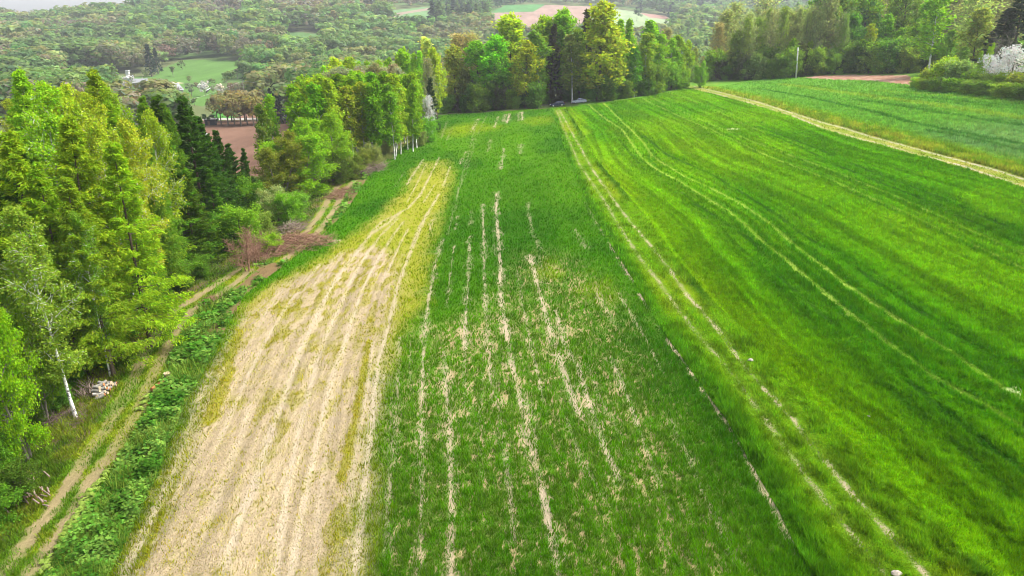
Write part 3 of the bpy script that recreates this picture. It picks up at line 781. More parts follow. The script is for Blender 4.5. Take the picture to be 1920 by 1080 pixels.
def grow(seed, H=20, tr=.16, lo=.15, Rw=3.2, prof=None, nb=60, el0=-5, el1=35, curve=.0, ns=12, sl=.35, planar=True, nl=8,
         leaf=(.3, .09), spread=.08, flat=.6, hang=0.0, tint=.25, twigs=False, stems=1, lean=.3, fork=0.0, bdraw=.35, outer=.25, sapex=1.0, base=(1, 1, 1), vary=.25, gaps=0.0, rough=0.0):
    T = TreeMesh(seed); r = T.r
    prof = prof or (lambda t: (1 - t) ** .8)
    for s in range(stems):
        a0 = s * 2.4 + r.rand()
        off = np.array((math.cos(a0), math.sin(a0), 0)) * (0 if stems == 1 else .25)
        ln = np.array((math.cos(a0), math.sin(a0))) * (lean if stems == 1 else lean + .16 * H)
        Hs = H * (1 if s == 0 else r.uniform(.7, .95))
        hz = np.linspace(0, 1, 11)
        wob = np.cumsum(r.randn(11, 2) * .012 * H / 10, 0)
        tp = np.stack([off[0] + ln[0] * hz ** 1.3 + wob[:, 0], off[1] + ln[1] * hz ** 1.3 + wob[:, 1], hz * Hs], 1)
        T.tube(tp, tr * (1.02 - hz) ** .75 * (1.25 - .25 * np.minimum(1, hz * 12)), 7)
        n = max(4, int(nb / stems))
        for i in range(n):
            if r.rand() < gaps: continue
            t = (i + r.rand()) / n; hf = lo + (1 - lo) * t
            if hf > .985: continue
            bp = np.array([np.interp(hf, hz, tp[:, k]) for k in range(3)])
            az = i * 2.39996 + r.uniform(-.5, .5)
            L = Rw * prof(t) * r.uniform(1 - vary, 1 + vary) / (1 if stems == 1 else 1.35)
            if L < .15: continue
            el = R(el0 + (el1 - el0) * t) + r.uniform(-.15, .15)
            pts = [bp]; d = rot_toward(None, az, el)
            for k in range(5):
                pts.append(pts[-1] + d * L / 5)
                d = d + np.array((0, 0, curve)) + rough * r.randn(3); d /= np.linalg.norm(d)
            pts = np.array(pts); fr = np.linspace(0, 1, 6)
            br = tr * bdraw * (L / Rw) ** .8
            T.tube(pts, np.maximum(br * (1.05 - fr), .012), 4)
            # side shoots
            for q in range(ns):
                f = outer + (1 - outer) * (q + r.rand()) / ns
                p0 = np.array([np.interp(f, fr, pts[:, k]) for k in range(3)])
                k = min(4, int(f * 5)); bd = pts[k + 1] - pts[k]; bd /= np.linalg.norm(bd)
                sg = 1 if q % 2 else -1
                if planar:
                    side = np.cross(bd, (0, 0, 1.)); side /= np.linalg.norm(side) + 1e-9
                    sd = bd * .75 + side * sg * r.uniform(.5, 1.0) + np.array((0, 0, r.uniform(-.25, .15) - hang))
                else:
                    sd = bd * .6 + r.randn(3) * .75 + np.array((0, 0, -hang + .15))
                sd /= np.linalg.norm(sd)
                SL = max(.12, sl * L * (1.15 - .6 * f) * r.uniform(.6, 1.3))
                if twigs:
                    e = p0 + sd * SL; T.tube([p0, p0 + sd * SL * .55 + r.randn(3) * .04 * SL, e], [max(br * .35, .018), max(br * .25, .014), .008], 3)
                if nl:
                    ff = np.sqrt(r.rand(nl))[:, None]
                    P = p0 + sd * SL * ff + r.randn(nl, 3) * spread - np.array((0, 0, 1.)) * hang * SL * ff ** 2 * .8
                    T.leaves(P, np.tile(sd - np.array((0, 0, hang * 1.2)), (nl, 1)), leaf[0], leaf[1], flat, tint, base)
    return T

def dome(t): return math.sqrt(max(0.0, 1 - (2 * t - .75) ** 2 / 1.6)) if t < 1 else .1
def oval(t): return max(.12, math.sin(math.pi * (.12 + .86 * t)) ** .75)
def cone(t): return (1 - t) ** .85 + .03
def column(t): return (.55 + .45 * math.sin(math.pi * min(1, t * 1.1))) * (1 - t ** 4) + .05

KIND = {}
def add_kind(key, trees, bark, leaf=None, H=20.0):
    KIND[key] = [(T.meshes(key, bark, leaf or M_LEAF), H) for T in trees]

# near trees of the left wood: fine sprays
add_kind("larch_tree", [grow(10 + k, H=20, tr=.17, lo=.10, Rw=3.5, prof=cone, nb=105, el0=-14, el1=32, curve=.075, ns=22, sl=.34, nl=13, leaf=(.30, .08), spread=.12, flat=.4, hang=.28, tint=.32, bdraw=.22, gaps=.10, vary=.35) for k in range(3)], M_BARK)
add_kind("spruce_tree", [grow(20 + k, H=18, tr=.18, lo=.03, Rw=3.1, prof=cone, nb=120, el0=4, el1=45, curve=.05, ns=18, sl=.36, nl=15, leaf=(.26, .10), spread=.09, flat=.4, hang=.02, tint=.30, bdraw=.2, gaps=.06, vary=.3) for k in range(2)], M_BARK)
add_kind("birch_tree", [grow(30 + k, H=20, tr=.15, lo=.22, Rw=2.7, prof=oval, nb=44, el0=35, el1=62, curve=-.07, ns=24, sl=.42, planar=False, nl=24, leaf=(.17, .13), spread=.24, flat=.35, hang=.35, tint=.35, bdraw=.3, twigs=True, lean=.8, outer=.35, gaps=.05, vary=.4) for k in range(3)], M_BIRCH)
add_kind("leafy_tree", [grow(40 + k, H=12, tr=.16, lo=.08, Rw=4.0, prof=dome, nb=60, el0=12, el1=70, curve=.03, ns=22, sl=.36, planar=False, nl=26, leaf=(.19, .13), spread=.24, flat=.35, hang=.08, tint=.35, twigs=True, stems=3, lean=.6, bdraw=.3, outer=.4, vary=.3) for k in range(2)], M_GREYBARK, H=12.0)
# trees of the middle distance: larger leaf sprays
add_kind("slender_birch", [grow(50 + k, H=18, tr=.14, lo=.20, Rw=2.3, prof=oval, nb=34, el0=40, el1=68, curve=-.05, ns=14, sl=.45, planar=False, nl=11, leaf=(.42, .24), spread=.26, flat=.3, hang=.35, tint=.4, bdraw=.28, lean=.9, outer=.35, vary=.4) for k in range(3)], M_BIRCH, H=18.0)
add_kind("broadleaf_tree", [grow(60 + k, H=20, tr=.24, lo=.12, Rw=4.2, prof=oval, nb=46, el0=20, el1=68, curve=.02, ns=16, sl=.40, planar=False, nl=13, leaf=(.50, .34), spread=.34, flat=.35, hang=.06, tint=.42, bdraw=.34, outer=.35, vary=.4, gaps=.08) for k in range(4)], M_BARK)
add_kind("budding_tree", [grow(70 + k, H=20, tr=.22, lo=.22, Rw=3.3, prof=oval, nb=46, el0=25, el1=66, curve=.02, ns=16, sl=.45, planar=False, nl=6, leaf=(.42, .20), spread=.36, flat=.3, hang=.0, tint=.35, bdraw=.30, twigs=True, outer=.25, vary=.4, rough=.06) for k in range(3)], M_GREYBARK)
add_kind("poplar_tree", [grow(80 + k, H=18, tr=.17, lo=.12, Rw=1.9, prof=column, nb=50, el0=40, el1=72, curve=.04, ns=12, sl=.42, planar=False, nl=11, leaf=(.40, .26), spread=.24, flat=.3, hang=0, tint=.4, bdraw=.25, outer=.3, vary=.35) for k in range(2)], M_GREYBARK, H=18.0)
add_kind("dark_spruce", [grow(90 + k, H=18, tr=.2, lo=.06, Rw=3.0, prof=cone, nb=62, el0=-8, el1=35, curve=.05, ns=10, sl=.4, nl=8, leaf=(.55, .24), spread=.16, flat=.5, hang=.1, tint=.3, bdraw=.2, vary=.3) for k in range(2)], M_BARK, H=18.0)
add_kind("bare_tree", [grow(97, H=10, tr=.18, lo=.12, Rw=4.2, prof=dome, nb=30, el0=15, el1=65, curve=.02, ns=16, sl=.5, planar=False, nl=0, spread=.2, bdraw=.4, twigs=True, stems=3, lean=.5, outer=.2, rough=.12)], M_GREYBARK, H=10.0)
add_kind("blossom_tree", [grow(100 + k, H=8, tr=.16, lo=.12, Rw=3.6, prof=dome, nb=34, el0=10, el1=65, curve=.02, ns=10, sl=.45, planar=False, nl=10, leaf=(.26, .20), spread=.30, flat=.3, hang=.05, tint=.15, bdraw=.35, stems=2, lean=.4, outer=.45, vary=.4) for k in range(2)], M_BARK, M_BLOSSOM, H=8.0)
add_kind("shrub", [grow(110 + k, H=4, tr=.06, lo=.03, Rw=2.2, prof=dome, nb=44, el0=5, el1=70, curve=.03, ns=12, sl=.45, planar=False, nl=20, leaf=(.15, .10), spread=.17, flat=.4, hang=.05, tint=.38, stems=4, lean=.3, bdraw=.3, outer=.3, vary=.45) for k in range(3)], M_BARK, H=4.0)
add_kind("field_shrub", [grow(120 + k, H=5, tr=.08, lo=.02, Rw=3.0, prof=dome, nb=44, el0=3, el1=70, curve=.03, ns=12, sl=.45, planar=False, nl=15, leaf=(.30, .20), spread=.26, flat=.4, hang=.05, tint=.4, stems=4, lean=.3, bdraw=.3, outer=.3, vary=.45) for k in range(3)], M_BARK, H=5.0)

plant_rng = np.random.RandomState(99)
def plant(kind, x, y, h, col, label=None, group=None, cat="tree", wide=1.0, variant=None, name=None, rotz=None, jit=.10):
    """one tree: an Empty at its foot with trunk and crown as its parts"""
    vs = KIND[kind]; i = plant_rng.randint(len(vs)) if variant is None else variant % len(vs)
    (meshes, H) = vs[i]
    root = bpy.data.objects.new(name or kind, None); C.objects.link(root)
    root.empty_display_size = .5
    root.location = (x, y, float(terrain(x, y)) - .05)
    k = h / H
    root.scale = (k * wide, k * wide, k)
    root.rotation_euler = (R(plant_rng.uniform(-3, 3)), R(plant_rng.uniform(-3, 3)), plant_rng.uniform(0, 6.28) if rotz is None else rotz)
    tag(root, label, cat, group)
    c = np.clip(np.asarray(col) * (1 + jit * plant_rng.randn()) * (1 + (.07 if max(col) < .5 else .01) * plant_rng.randn(3)), .003, .95)
    if c[0] > .92 * c[1] and max(c) < .5: c = c * np.array((.86, 1.0, .95))
    if c[1] > 1.25 * c[0]: c = c * np.array((1.08, 1.0, .9))
    c = np.clip(c * (1.25 if max(c) < .12 else (1.0 if max(c) > .5 else (1.75 if y < 175 else 2.05))), .003, .95)
    for nm, me in zip(("trunk", "crown"), meshes):
        o = obj(nm, me, root); o.color = (*c, 1)
    return root

def plant_px(kind, u, v, y, col, label=None, group=None, foot=False, hmin=2.0, **kw):
    """tree whose top shows at photo pixel (u, v), standing y metres ahead; foot=True gives u for its foot"""
    zt = z_at(v, y)
    x = at_ud(u, y) if foot else at_ud(u, y, zt)
    h = max(hmin, zt - float(terrain(x, y)))
    return plant(kind, x, y, h, col, label, group, **kw)

LARCH = (.135, .230, .008); LARCH_Y = (.150, .245, .008); SPR = (.035, .095, .008); SPR_L = (.060, .150, .008)
BIR = (.150, .215, .012); BIR_Y = (.185, .25, .015); LEAF = (.090, .225, .006); OLV = (.125, .24, .008); DKG = (.040, .105, .010)
GOLD = (.180, .215, .010); BEIGE = (.215, .185, .085); GREYB = (.16, .14, .075); PINK = (.24, .15, .095); WHITE = (.60, .59, .56); MID = (.065, .145, .014)

# --- left wood, along the forest track
G1 = "trees of the wood on the left"
left_wood = [
 # kind, u_top, v_top, y, colour, label, width
 ("leafy_tree", -30, 560, 36, (.12, .25, .006), "bright green leafy tree cut by the lower left edge of the picture", .62),
 ("birch_tree", 45, 395, 41, (.115, .195, .02), "silvery leaved birch with white trunk nearest the stacked firewood", 1.15),
 ("larch_tree", 205, 262, 52, LARCH, "big feathery larch with drooping sprays behind the stacked firewood", 1.25),
 ("larch_tree", 95, 215, 50, LARCH, "wide light green larch behind the silvery birch", 1.25),
 ("larch_tree", 0, 245, 47, LARCH, "light green larch cut by the left picture edge above the silvery birch", 1.2),
 ("birch_tree", 230, 232, 61, BIR_Y, "yellow green birch with forked pale trunk, rightmost of the birches in the left wood", .95),
 ("birch_tree", 190, 240, 57, BIR_Y, "yellow green birch whose slanting pale stem shows left of the forked one", .9),
 ("birch_tree", 150, 205, 61, BIR_Y, "tall yellow birch between the two wide larches", .95),
 ("birch_tree", 95, 168, 63, BIR_Y, "pale yellow birch rising above the wide light green larch", 1.0),
 ("birch_tree", 35, 165, 56, BIR, "birch with bare slanting white branches near the left picture edge", 1.0),
 ("larch_tree", 25, 128, 70, LARCH, "tall larch at the far left with its tip against the blossom trees", 1.1),
 ("larch_tree", 185, 127, 74, LARCH, "tallest pointed larch in front of the village roofs", 1.15),
 ("larch_tree", 130, 165, 72, LARCH_Y, "yellowish larch left of the tallest pointed one", 1.1),
 ("larch_tree", 222, 185, 68, LARCH, "light larch right below the tallest pointed one", 1.1),
 ("larch_tree", 245, 178, 80, (.08, .155, .008), "slim larch with thin top below the grey barn roof", .95),
 ("spruce_tree", 275, 140, 82, SPR_L, "mid green spruce with pointed top left of the darkest one", 1.1),
 ("spruce_tree", 300, 205, 76, SPR_L, "mid green spruce on the slope of the wood below the pointed one", 1.1),
 ("spruce_tree", 345, 145, 86, SPR, "darkest tall spruce with pointed top above the brown field", 1.2),
 ("spruce_tree", 375, 188, 90, SPR, "dark spruce right of the tallest dark one, beside the brown field", 1.15),
 ("spruce_tree", 405, 222, 94, SPR, "rightmost dark spruce leaning over the brown field", 1.05),
 ("spruce_tree", 428, 250, 97, SPR, "lowest dark spruce of the row, in front of the brown field", 1.2), ("spruce_tree", 452, 262, 101, SPR, "small dark spruce furthest out in front of the brown field", .9), ("spruce_tree", 335, 268, 76, (.055, .125, .008), "bushy green spruce in front of the darkest tall one", 1.15),
 ("spruce_tree", 385, 300, 84, (.050, .120, .008), "bushy green spruce low at the right end of the left wood", 1.1),
 ("larch_tree", 270, 300, 65, (.075, .150, .008), "darker larch standing where the wood bends towards the track", 1.05),
 ("larch_tree", 225, 335, 56, (.085, .165, .008), "larch in the front row right of the big feathery one", .8),  # deep shade of the lower front row is put into its leaf colour
 ("spruce_tree", 398, 478, 76, (.055, .135, .010), "small spruce at the trackside below the dark trees", .8),
 ("spruce_tree", 330, 400, 71, (.045, .105, .008), "shaded spruce in the front row beside the track bend", .8),
 ("larch_tree", 275, 420, 60, (.075, .145, .008), "low larch with long drooping boughs beside the track edge", .75),  # leaf colour darkened to carry the shade low at the wood's front
 ("larch_tree", 60, 300, 48, LARCH, "larch filling the gap left of the big feathery one", 1.2), ("larch_tree", 265, 262, 66, (.07, .145, .008), "dull green larch below the spruces in the middle of the left wood", 1.1),
 ("larch_tree", 130, 330, 47, (.11, .19, .008), "low larch hanging over the silvery birch", 1.2), ("birch_tree", 270, 215, 72, BIR, "green birch between the yellow birches and the darkest spruce", 1.0), ("larch_tree", 300, 335, 70, SPR_L, "larch at the front edge below the dark spruces", .8),  # first larch: shade of the lower front painted into its darker green
 ("leafy_tree", 15, 520, 41, (.085, .17, .008), "dull green leafy tree behind the bright one at the lower left", .6),
 ("birch_tree", 138, 400, 47, (.09, .16, .014), "shaded birch with slim trunk behind the stacked firewood", .8),
]
for kd, u, v, y, c, lb, w in left_wood: plant_px(kd, u, v, y, c, lb, G1, wide=w * (.92 if kd != 'spruce_tree' else 1.2), jit=.05)
rr = np.random.RandomState(5)
for i in range(26):   # the rows behind, mostly hidden
    y = rr.uniform(62, 120); x = rr.uniform(-.80, -.56) * y - 4
    if x > -38: x -= 8
    hmax = z_at(rr.uniform(165, 200), y) - float(terrain(x, y))
    kd, c = [("larch_tree", LARCH), ("birch_tree", BIR), ("larch_tree", LARCH_Y), ("spruce_tree", SPR_L)][rr.randint(4)]
    plant(kd, x, y, min(hmax, rr.uniform(18, 23)), c, "tree in the depth of the left wood showing only its top between others", G1)
te = np.vstack([TRK_L, TRK_L2]); te = te[np.argsort(te[:, 1])]
for i in range(46):   # slender trees standing close together inside the wood
    y = 44 + 36 * ((i + rr.rand()) / 46); xe = np.interp(y, te[:, 1], te[:, 0]) - 5.0 - max(0, y - 70) * .6
    x = xe - rr.uniform(0, 1) ** 1.3 * 17
    hmax = z_at(rr.uniform(152, 215), y) - float(terrain(x, y))
    q = rr.rand() + (.35 if y > 70 else 0)
    kd, c, lb = [("larch_tree", (.100, .20, .008), "slender green larch packed among the trees of the left wood"), ("birch_tree", (.125, .215, .012), "slender light birch packed among the trees of the left wood"), ("larch_tree", (.060, .125, .008), "slender dark green larch packed among the trees of the left wood"), ("spruce_tree", SPR_L, "slender dark spruce packed among the trees of the left wood")][0 if q < .32 else 1 if q < .55 else 2 if q < .85 else 3]
    h = min(hmax, rr.uniform(15, 21) * (1 if x < xe - 4 else .85))
    plant(kd, x, y, h, c, lb, G1, wide=.82)
# --- shrubs at the foot of the wood
G2 = "shrubs along the forest track"
shr = [(545, 385, 92, (.085, .215, .012), 3.8, "round light green shrub where the track disappears behind bushes"), (518, 372, 94, (.16, .20, .06), 4.2, "pale flowering shrub beside the round light green one"),
 (455, 415, 80, (.10, .22, .012), 5.0, "yellow green shrub in front of the dark spruces"), (425, 440, 80, (.07, .16, .012), 4.2, "darker green shrub left of the yellow green one"), (490, 430, 84, (.11, .20, .03), 3.2, "loose grey green shrub behind the brown brushwood"),
 (508, 452, 78, (.15, .235, .012), 2.3, "small yellow leaved bush in the brown brushwood"), (560, 400, 98, (.09, .20, .02), 3.0, "low green bush at the left edge of the upper track"), (470, 350, 97, (.07, .16, .01), 5.5, "green shrub at the foot of the dark spruces near the brown field"),
 (505, 345, 103, (.09, .18, .02), 4.5, "grey green shrub under the left round tree"), (660, 282, 122, (.09, .15, .02), 3.8, "low dark bush right of the round trees"), (690, 268, 130, (.12, .15, .03), 3.6, "low bush with dry twigs by the upper track"), (705, 262, 133, (.16, .18, .06), 4.0, "pale leaved bush in front of the birch grove"),
 (640, 300, 118, (.06, .12, .015), 4.0, "dark green bush below the right round tree"), (800, 205, 160, (.07, .20, .01), 5.0, "bright green bush at the field corner"), (785, 225, 155, (.17, .19, .06), 3.6, "pale bush beside the bright green corner bush"), (720, 270, 140, (.14, .15, .05), 3.4, "small dry bush at the end of the birch grove")]
for u, v, y, c, h, lb in shr:
    x = at_ud(u, y); plant("shrub", x, y, h, c, lb, G2, cat="shrub", wide=1.15, jit=.04)
for i, (u, v, lb) in enumerate([(135, 770, "low dark undergrowth bush beside the stacked firewood"), (60, 945, "green bush below the split wood pile by the track"), (20, 900, "leafy bush in the lower left corner of the wood"), (160, 720, "bush under the silvery birch"), (250, 640, "low bush at the wood edge above the firewood"), (300, 590, "low bush under the drooping larch boughs"), (355, 545, "low bush between the larch and the small spruce"), (90, 800, "shaded bush at the foot of the silvery birch"), (10, 1000, "bush cut by the lower left picture corner"), (215, 690, "low green bush just above the firewood"), (395, 520, "low bush at the foot of the small spruce")]):
    x, y = ground_at(u, v); plant("shrub", x - 1.2, y + .5, rr.uniform(1.2, 2.4), (.055, .13, .01), lb, G2, cat="shrub", wide=1.3)
# --- the two round trees
plant_px("leafy_tree", 552, 236, 108, OLV, "round olive green tree with low crown, left of the pair by the track", None, wide=1.55, variant=0, jit=0)
plant_px("leafy_tree", 618, 222, 121, (.135, .245, .008), "round olive yellow tree with visible stem, right of the pair by the track", None, wide=1.3, variant=1, jit=0)
plant_px("leafy_tree", 515, 262, 104, (.10, .14, .012), "smaller dull tree tucked left of the two round ones", None, wide=1.2, variant=1, jit=0)
plant_px("slender_birch", 487, 195, 122, (.07, .13, .01), "leaning birch with bare pale stem at the edge of the brown field", None, jit=0)
plant_px("slender_birch", 500, 178, 132, (.11, .19, .008), "green birch behind the leaning one beside the brown field", None, jit=0)
# --- birch grove
G3 = "slender birches of the grove by the upper track"
k = 0
for row, (y0, n, v0) in enumerate([(138, 12, 150), (144, 12, 142), (152, 11, 138), (160, 9, 136)]):
    for i in range(n):
        u = 545 + (i + rr.uniform(.1, .9)) * (778 - 545) / n + row * 3
        vt = v0 + rr.uniform(-6, 14) + 26 * max(0, (600 - u) / 60) - 4 * (u > 700)
        y = y0 + rr.uniform(-2, 2) - 10 * (u < 620) * (row < 2) + (8 if u > 740 else 0)
        c = np.array((.105, .225, .006)) if rr.rand() < .75 else np.array((.155, .225, .01))
        lb = "slender bright green birch standing in the front row of the grove" if row == 0 else "slender bright green birch further back in the grove"
        plant_px("slender_birch", u, vt, y, c, lb, G3, wide=1.2, hmin=8)
# grey leafless belt and bright trees behind the grove
for i in range(20):
    t = (i + rr.rand()) / 20; u = 610 + 185 * t; v = 138 - 12 * math.sin(t * 3.0) + 75 * max(0, t - .75) * 2 + rr.uniform(-3, 5)
    plant_px("budding_tree", u, v, 172 + 6 * t + rr.uniform(-4, 4), (.19, .175, .10), "leafless beige tree in the belt behind the birch grove", "leafless trees behind the birch grove", wide=1.1, hmin=7)
for i, (u, v, y) in enumerate([(620, 116, 190), (640, 122, 186), (600, 124, 180), (655, 112, 200), (672, 116, 200), (690, 113, 204), (705, 118, 200), (723, 112, 205), (745, 102, 205), (757, 98, 206), (768, 98, 204), (780, 96, 204), (560, 150, 170), (580, 140, 175), (735, 106, 208)]):
    plant_px("poplar_tree" if i % 3 else "broadleaf_tree", u, v, y, (.125, .24, .008) if i else (.2, .25, .01), "bright green tree in the row showing above the birch grove", "bright trees behind the birch grove", wide=1.0, hmin=8)
plant_px("poplar_tree", 793, 70, 215, (.34, .34, .08), "pale yellow pointed tree above the bright row, left of the copse", None, wide=1.2, jit=0)
plant_px("poplar_tree", 801, 74, 214, (.29, .30, .06), "second pale yellow pointed tree beside the first, left of the copse", None, wide=1.2, jit=0)
plant_px("broadleaf_tree", 815, 95, 205, (.16, .22, .012), "yellow green tree between the bright row and the brown budding trees", None, wide=.9, jit=0)
plant_px("budding_tree", 800, 112, 190, (.15, .13, .07), "grey tree filling the gap left of the copse", None, wide=1.0, jit=0)
plant_px("dark_spruce", 803, 145, 178, (.03, .065, .02), "dark evergreen in the gap left of the copse", None, wide=1.1, jit=0)
plant_px("blossom_tree", 800, 186, 168, WHITE, "white blossoming shrub at the corner where the grove meets the copse", None, cat="shrub", wide=.5, jit=0)
COPSE_EDGE = np.array([(u, ground_at(u, v)[1]) for u, v in ((813, 217), (920, 210), (1030, 203), (1130, 193), (1200, 183), (1260, 171), (1290, 166))])
RIGHT_EDGE = np.array([(u, ground_at(u, v)[1]) for u, v in ((1340, 152), (1420, 151), (1480, 147), (1540, 143), (1600, 140), (1700, 140))])
def copse_y(u, y): return np.interp(u, *COPSE_EDGE.T) + (11 if 1000 < u < 1115 else 6) + .7 * (y - np.interp(u, [840, 1040, 1290], [184, 186, 208]))
def right_y(u, y): return max(y, np.interp(u, *RIGHT_EDGE.T) + 6) if u < 1710 else y
print("EDGES", COPSE_EDGE.round(), RIGHT_EDGE.round())
# --- copse in the middle
G4 = "trees of the copse behind the parked cars"
copse = [
 ("broadleaf_tree", 850, 92, 188, (.135, .165, .02), "brownish olive tree at the left end of the copse", 1.1), ("budding_tree", 862, 66, 206, (.205, .19, .085), "tall orange brown budding tree behind the left end of the copse", 1.4), ("budding_tree", 882, 66, 208, (.20, .19, .085), "orange brown budding tree right of the tallest one at the copse end", 1.2),
 ("broadleaf_tree", 895, 82, 190, (.115, .20, .008), "broad green tree near the left end of the copse", 1.1), ("broadleaf_tree", 925, 72, 190, LEAF, "light green tree left of the yellowish giant in the copse", 1.0), ("broadleaf_tree", 962, 36, 200, (.195, .25, .012), "yellow green giant with domed top in the left half of the copse", 1.25),
 ("broadleaf_tree", 985, 82, 186, (.18, .21, .008), "golden leaved tree leaning out left of the first white trunk", .95), ("slender_birch", 1014, 58, 185, (.085, .165, .012), "birch with long white trunk left of the dark blue car", 1.2), ("broadleaf_tree", 1020, 38, 198, (.13, .225, .010), "green tree behind the birch left of the dark blue car", .9),
 ("dark_spruce", 1033, 45, 192, (.055, .055, .030), "dark brown evergreen between the two white trunked birches", .75), ("slender_birch", 1076, 66, 186, (.10, .16, .03), "grey green birch with white trunk above the silver car", 1.2), ("broadleaf_tree", 1066, 26, 200, (.11, .21, .010), "tall green tree behind the birch above the silver car", 1.0), ("broadleaf_tree", 1048, 46, 204, (.24, .23, .03), "pale yellow tree behind the dark brown evergreen", .7),
 ("dark_spruce", 1101, 17, 203, (.065, .055, .032), "dark brown evergreen poking above the middle of the copse", .8), ("broadleaf_tree", 1128, 12, 193, GOLD, "largest golden brown tree with dark stem right of the silver car", 1.2), ("broadleaf_tree", 1155, 48, 196, (.20, .22, .01), "golden green tree on the right flank of the largest one", .8),
 ("poplar_tree", 1186, 36, 222, (.11, .21, .01), "small pointed green tree top right of the golden giant", .9), ("poplar_tree", 1165, 36, 215, (.12, .21, .01), "pointed green tree behind the right flank of the golden giant", .9), ("slender_birch", 1195, 88, 196, (.07, .165, .01), "low green birch right of the golden giant", 1.2), ("slender_birch", 1224, 40, 206, (.095, .20, .008), "tall bright birch in the right half of the copse", 1.3), ("slender_birch", 1213, 62, 200, (.10, .19, .01), "bright birch with slanting white trunk at the right of the copse", 1.2), ("slender_birch", 1238, 65, 203, (.10, .20, .01), "bright birch right of the tall one in the copse", 1.2),
 ("budding_tree", 1180, 58, 225, (.22, .19, .07), "beige budding tree behind the right half of the copse", 1.1), ("budding_tree", 1248, 55, 228, (.20, .17, .08), "grey budding tree behind the rightmost birches", 1.0), ("slender_birch", 1262, 72, 208, (.11, .20, .008), "birch second from the right end of the copse", 1.2), ("slender_birch", 1280, 66, 212, (.12, .21, .008), "birch at the right end of the copse above the field track", 1.2), ("slender_birch", 1272, 100, 209, (.10, .18, .01), "small birch low at the right end of the copse", 1.2), ("broadleaf_tree", 1292, 80, 216, (.14, .21, .012), "yellow green tree standing just right of the last birches", .7),
 ("broadleaf_tree", 1090, 60, 196, (.085, .16, .012), "mid green tree between the silver car birch and the golden giant", .8), ("broadleaf_tree", 945, 110, 186, (.075, .155, .012), "low green tree in the front of the copse, left half", .9), ("broadleaf_tree", 872, 130, 184, (.09, .13, .02), "low dull tree at the front left of the copse", .9),
]
for kd, u, v, y, c, lb, w in copse: plant_px(kd, u, v, copse_y(u, y), c, lb, G4, wide=w * 1.3, jit=.03)
for i in range(22):   # fill behind
    u = rr.uniform(840, 1285); y = copse_y(u, 206) + rr.uniform(0, 26)
    vt = np.interp(u, [840, 900, 960, 1010, 1060, 1120, 1180, 1230, 1285], [105, 95, 62, 62, 60, 45, 80, 85, 100]) + rr.uniform(0, 25)
    plant_px(["broadleaf_tree", "slender_birch", "budding_tree"][i % 3], u, vt, y, [(.075, .15, .012), (.09, .17, .012), (.14, .13, .05)][i % 3], "tree in the depth of the copse showing only between the front ones", G4)
G5 = "bushes at the foot of the copse"
for i in range(34):   # undergrowth at the edge of the copse
    t = (i + rr.uniform(.2, .8)) / 34; u = 825 + 465 * t
    y = np.interp(u, *COPSE_EDGE.T) + 3 + rr.uniform(0, 4)
    if 1020 < u < 1115: y += 9
    hh = rr.uniform(3.0, 8.0) if not 1025 < u < 1115 else 3.5
    c = [(.05, .115, .012), (.075, .15, .012), (.085, .08, .035)][rr.choice(3, p=[.5, .35, .15])]
    plant("field_shrub", at_ud(u, y), y, hh, c, "dark bush in the undergrowth along the foot of the copse", G5, cat="shrub", wide=.95)
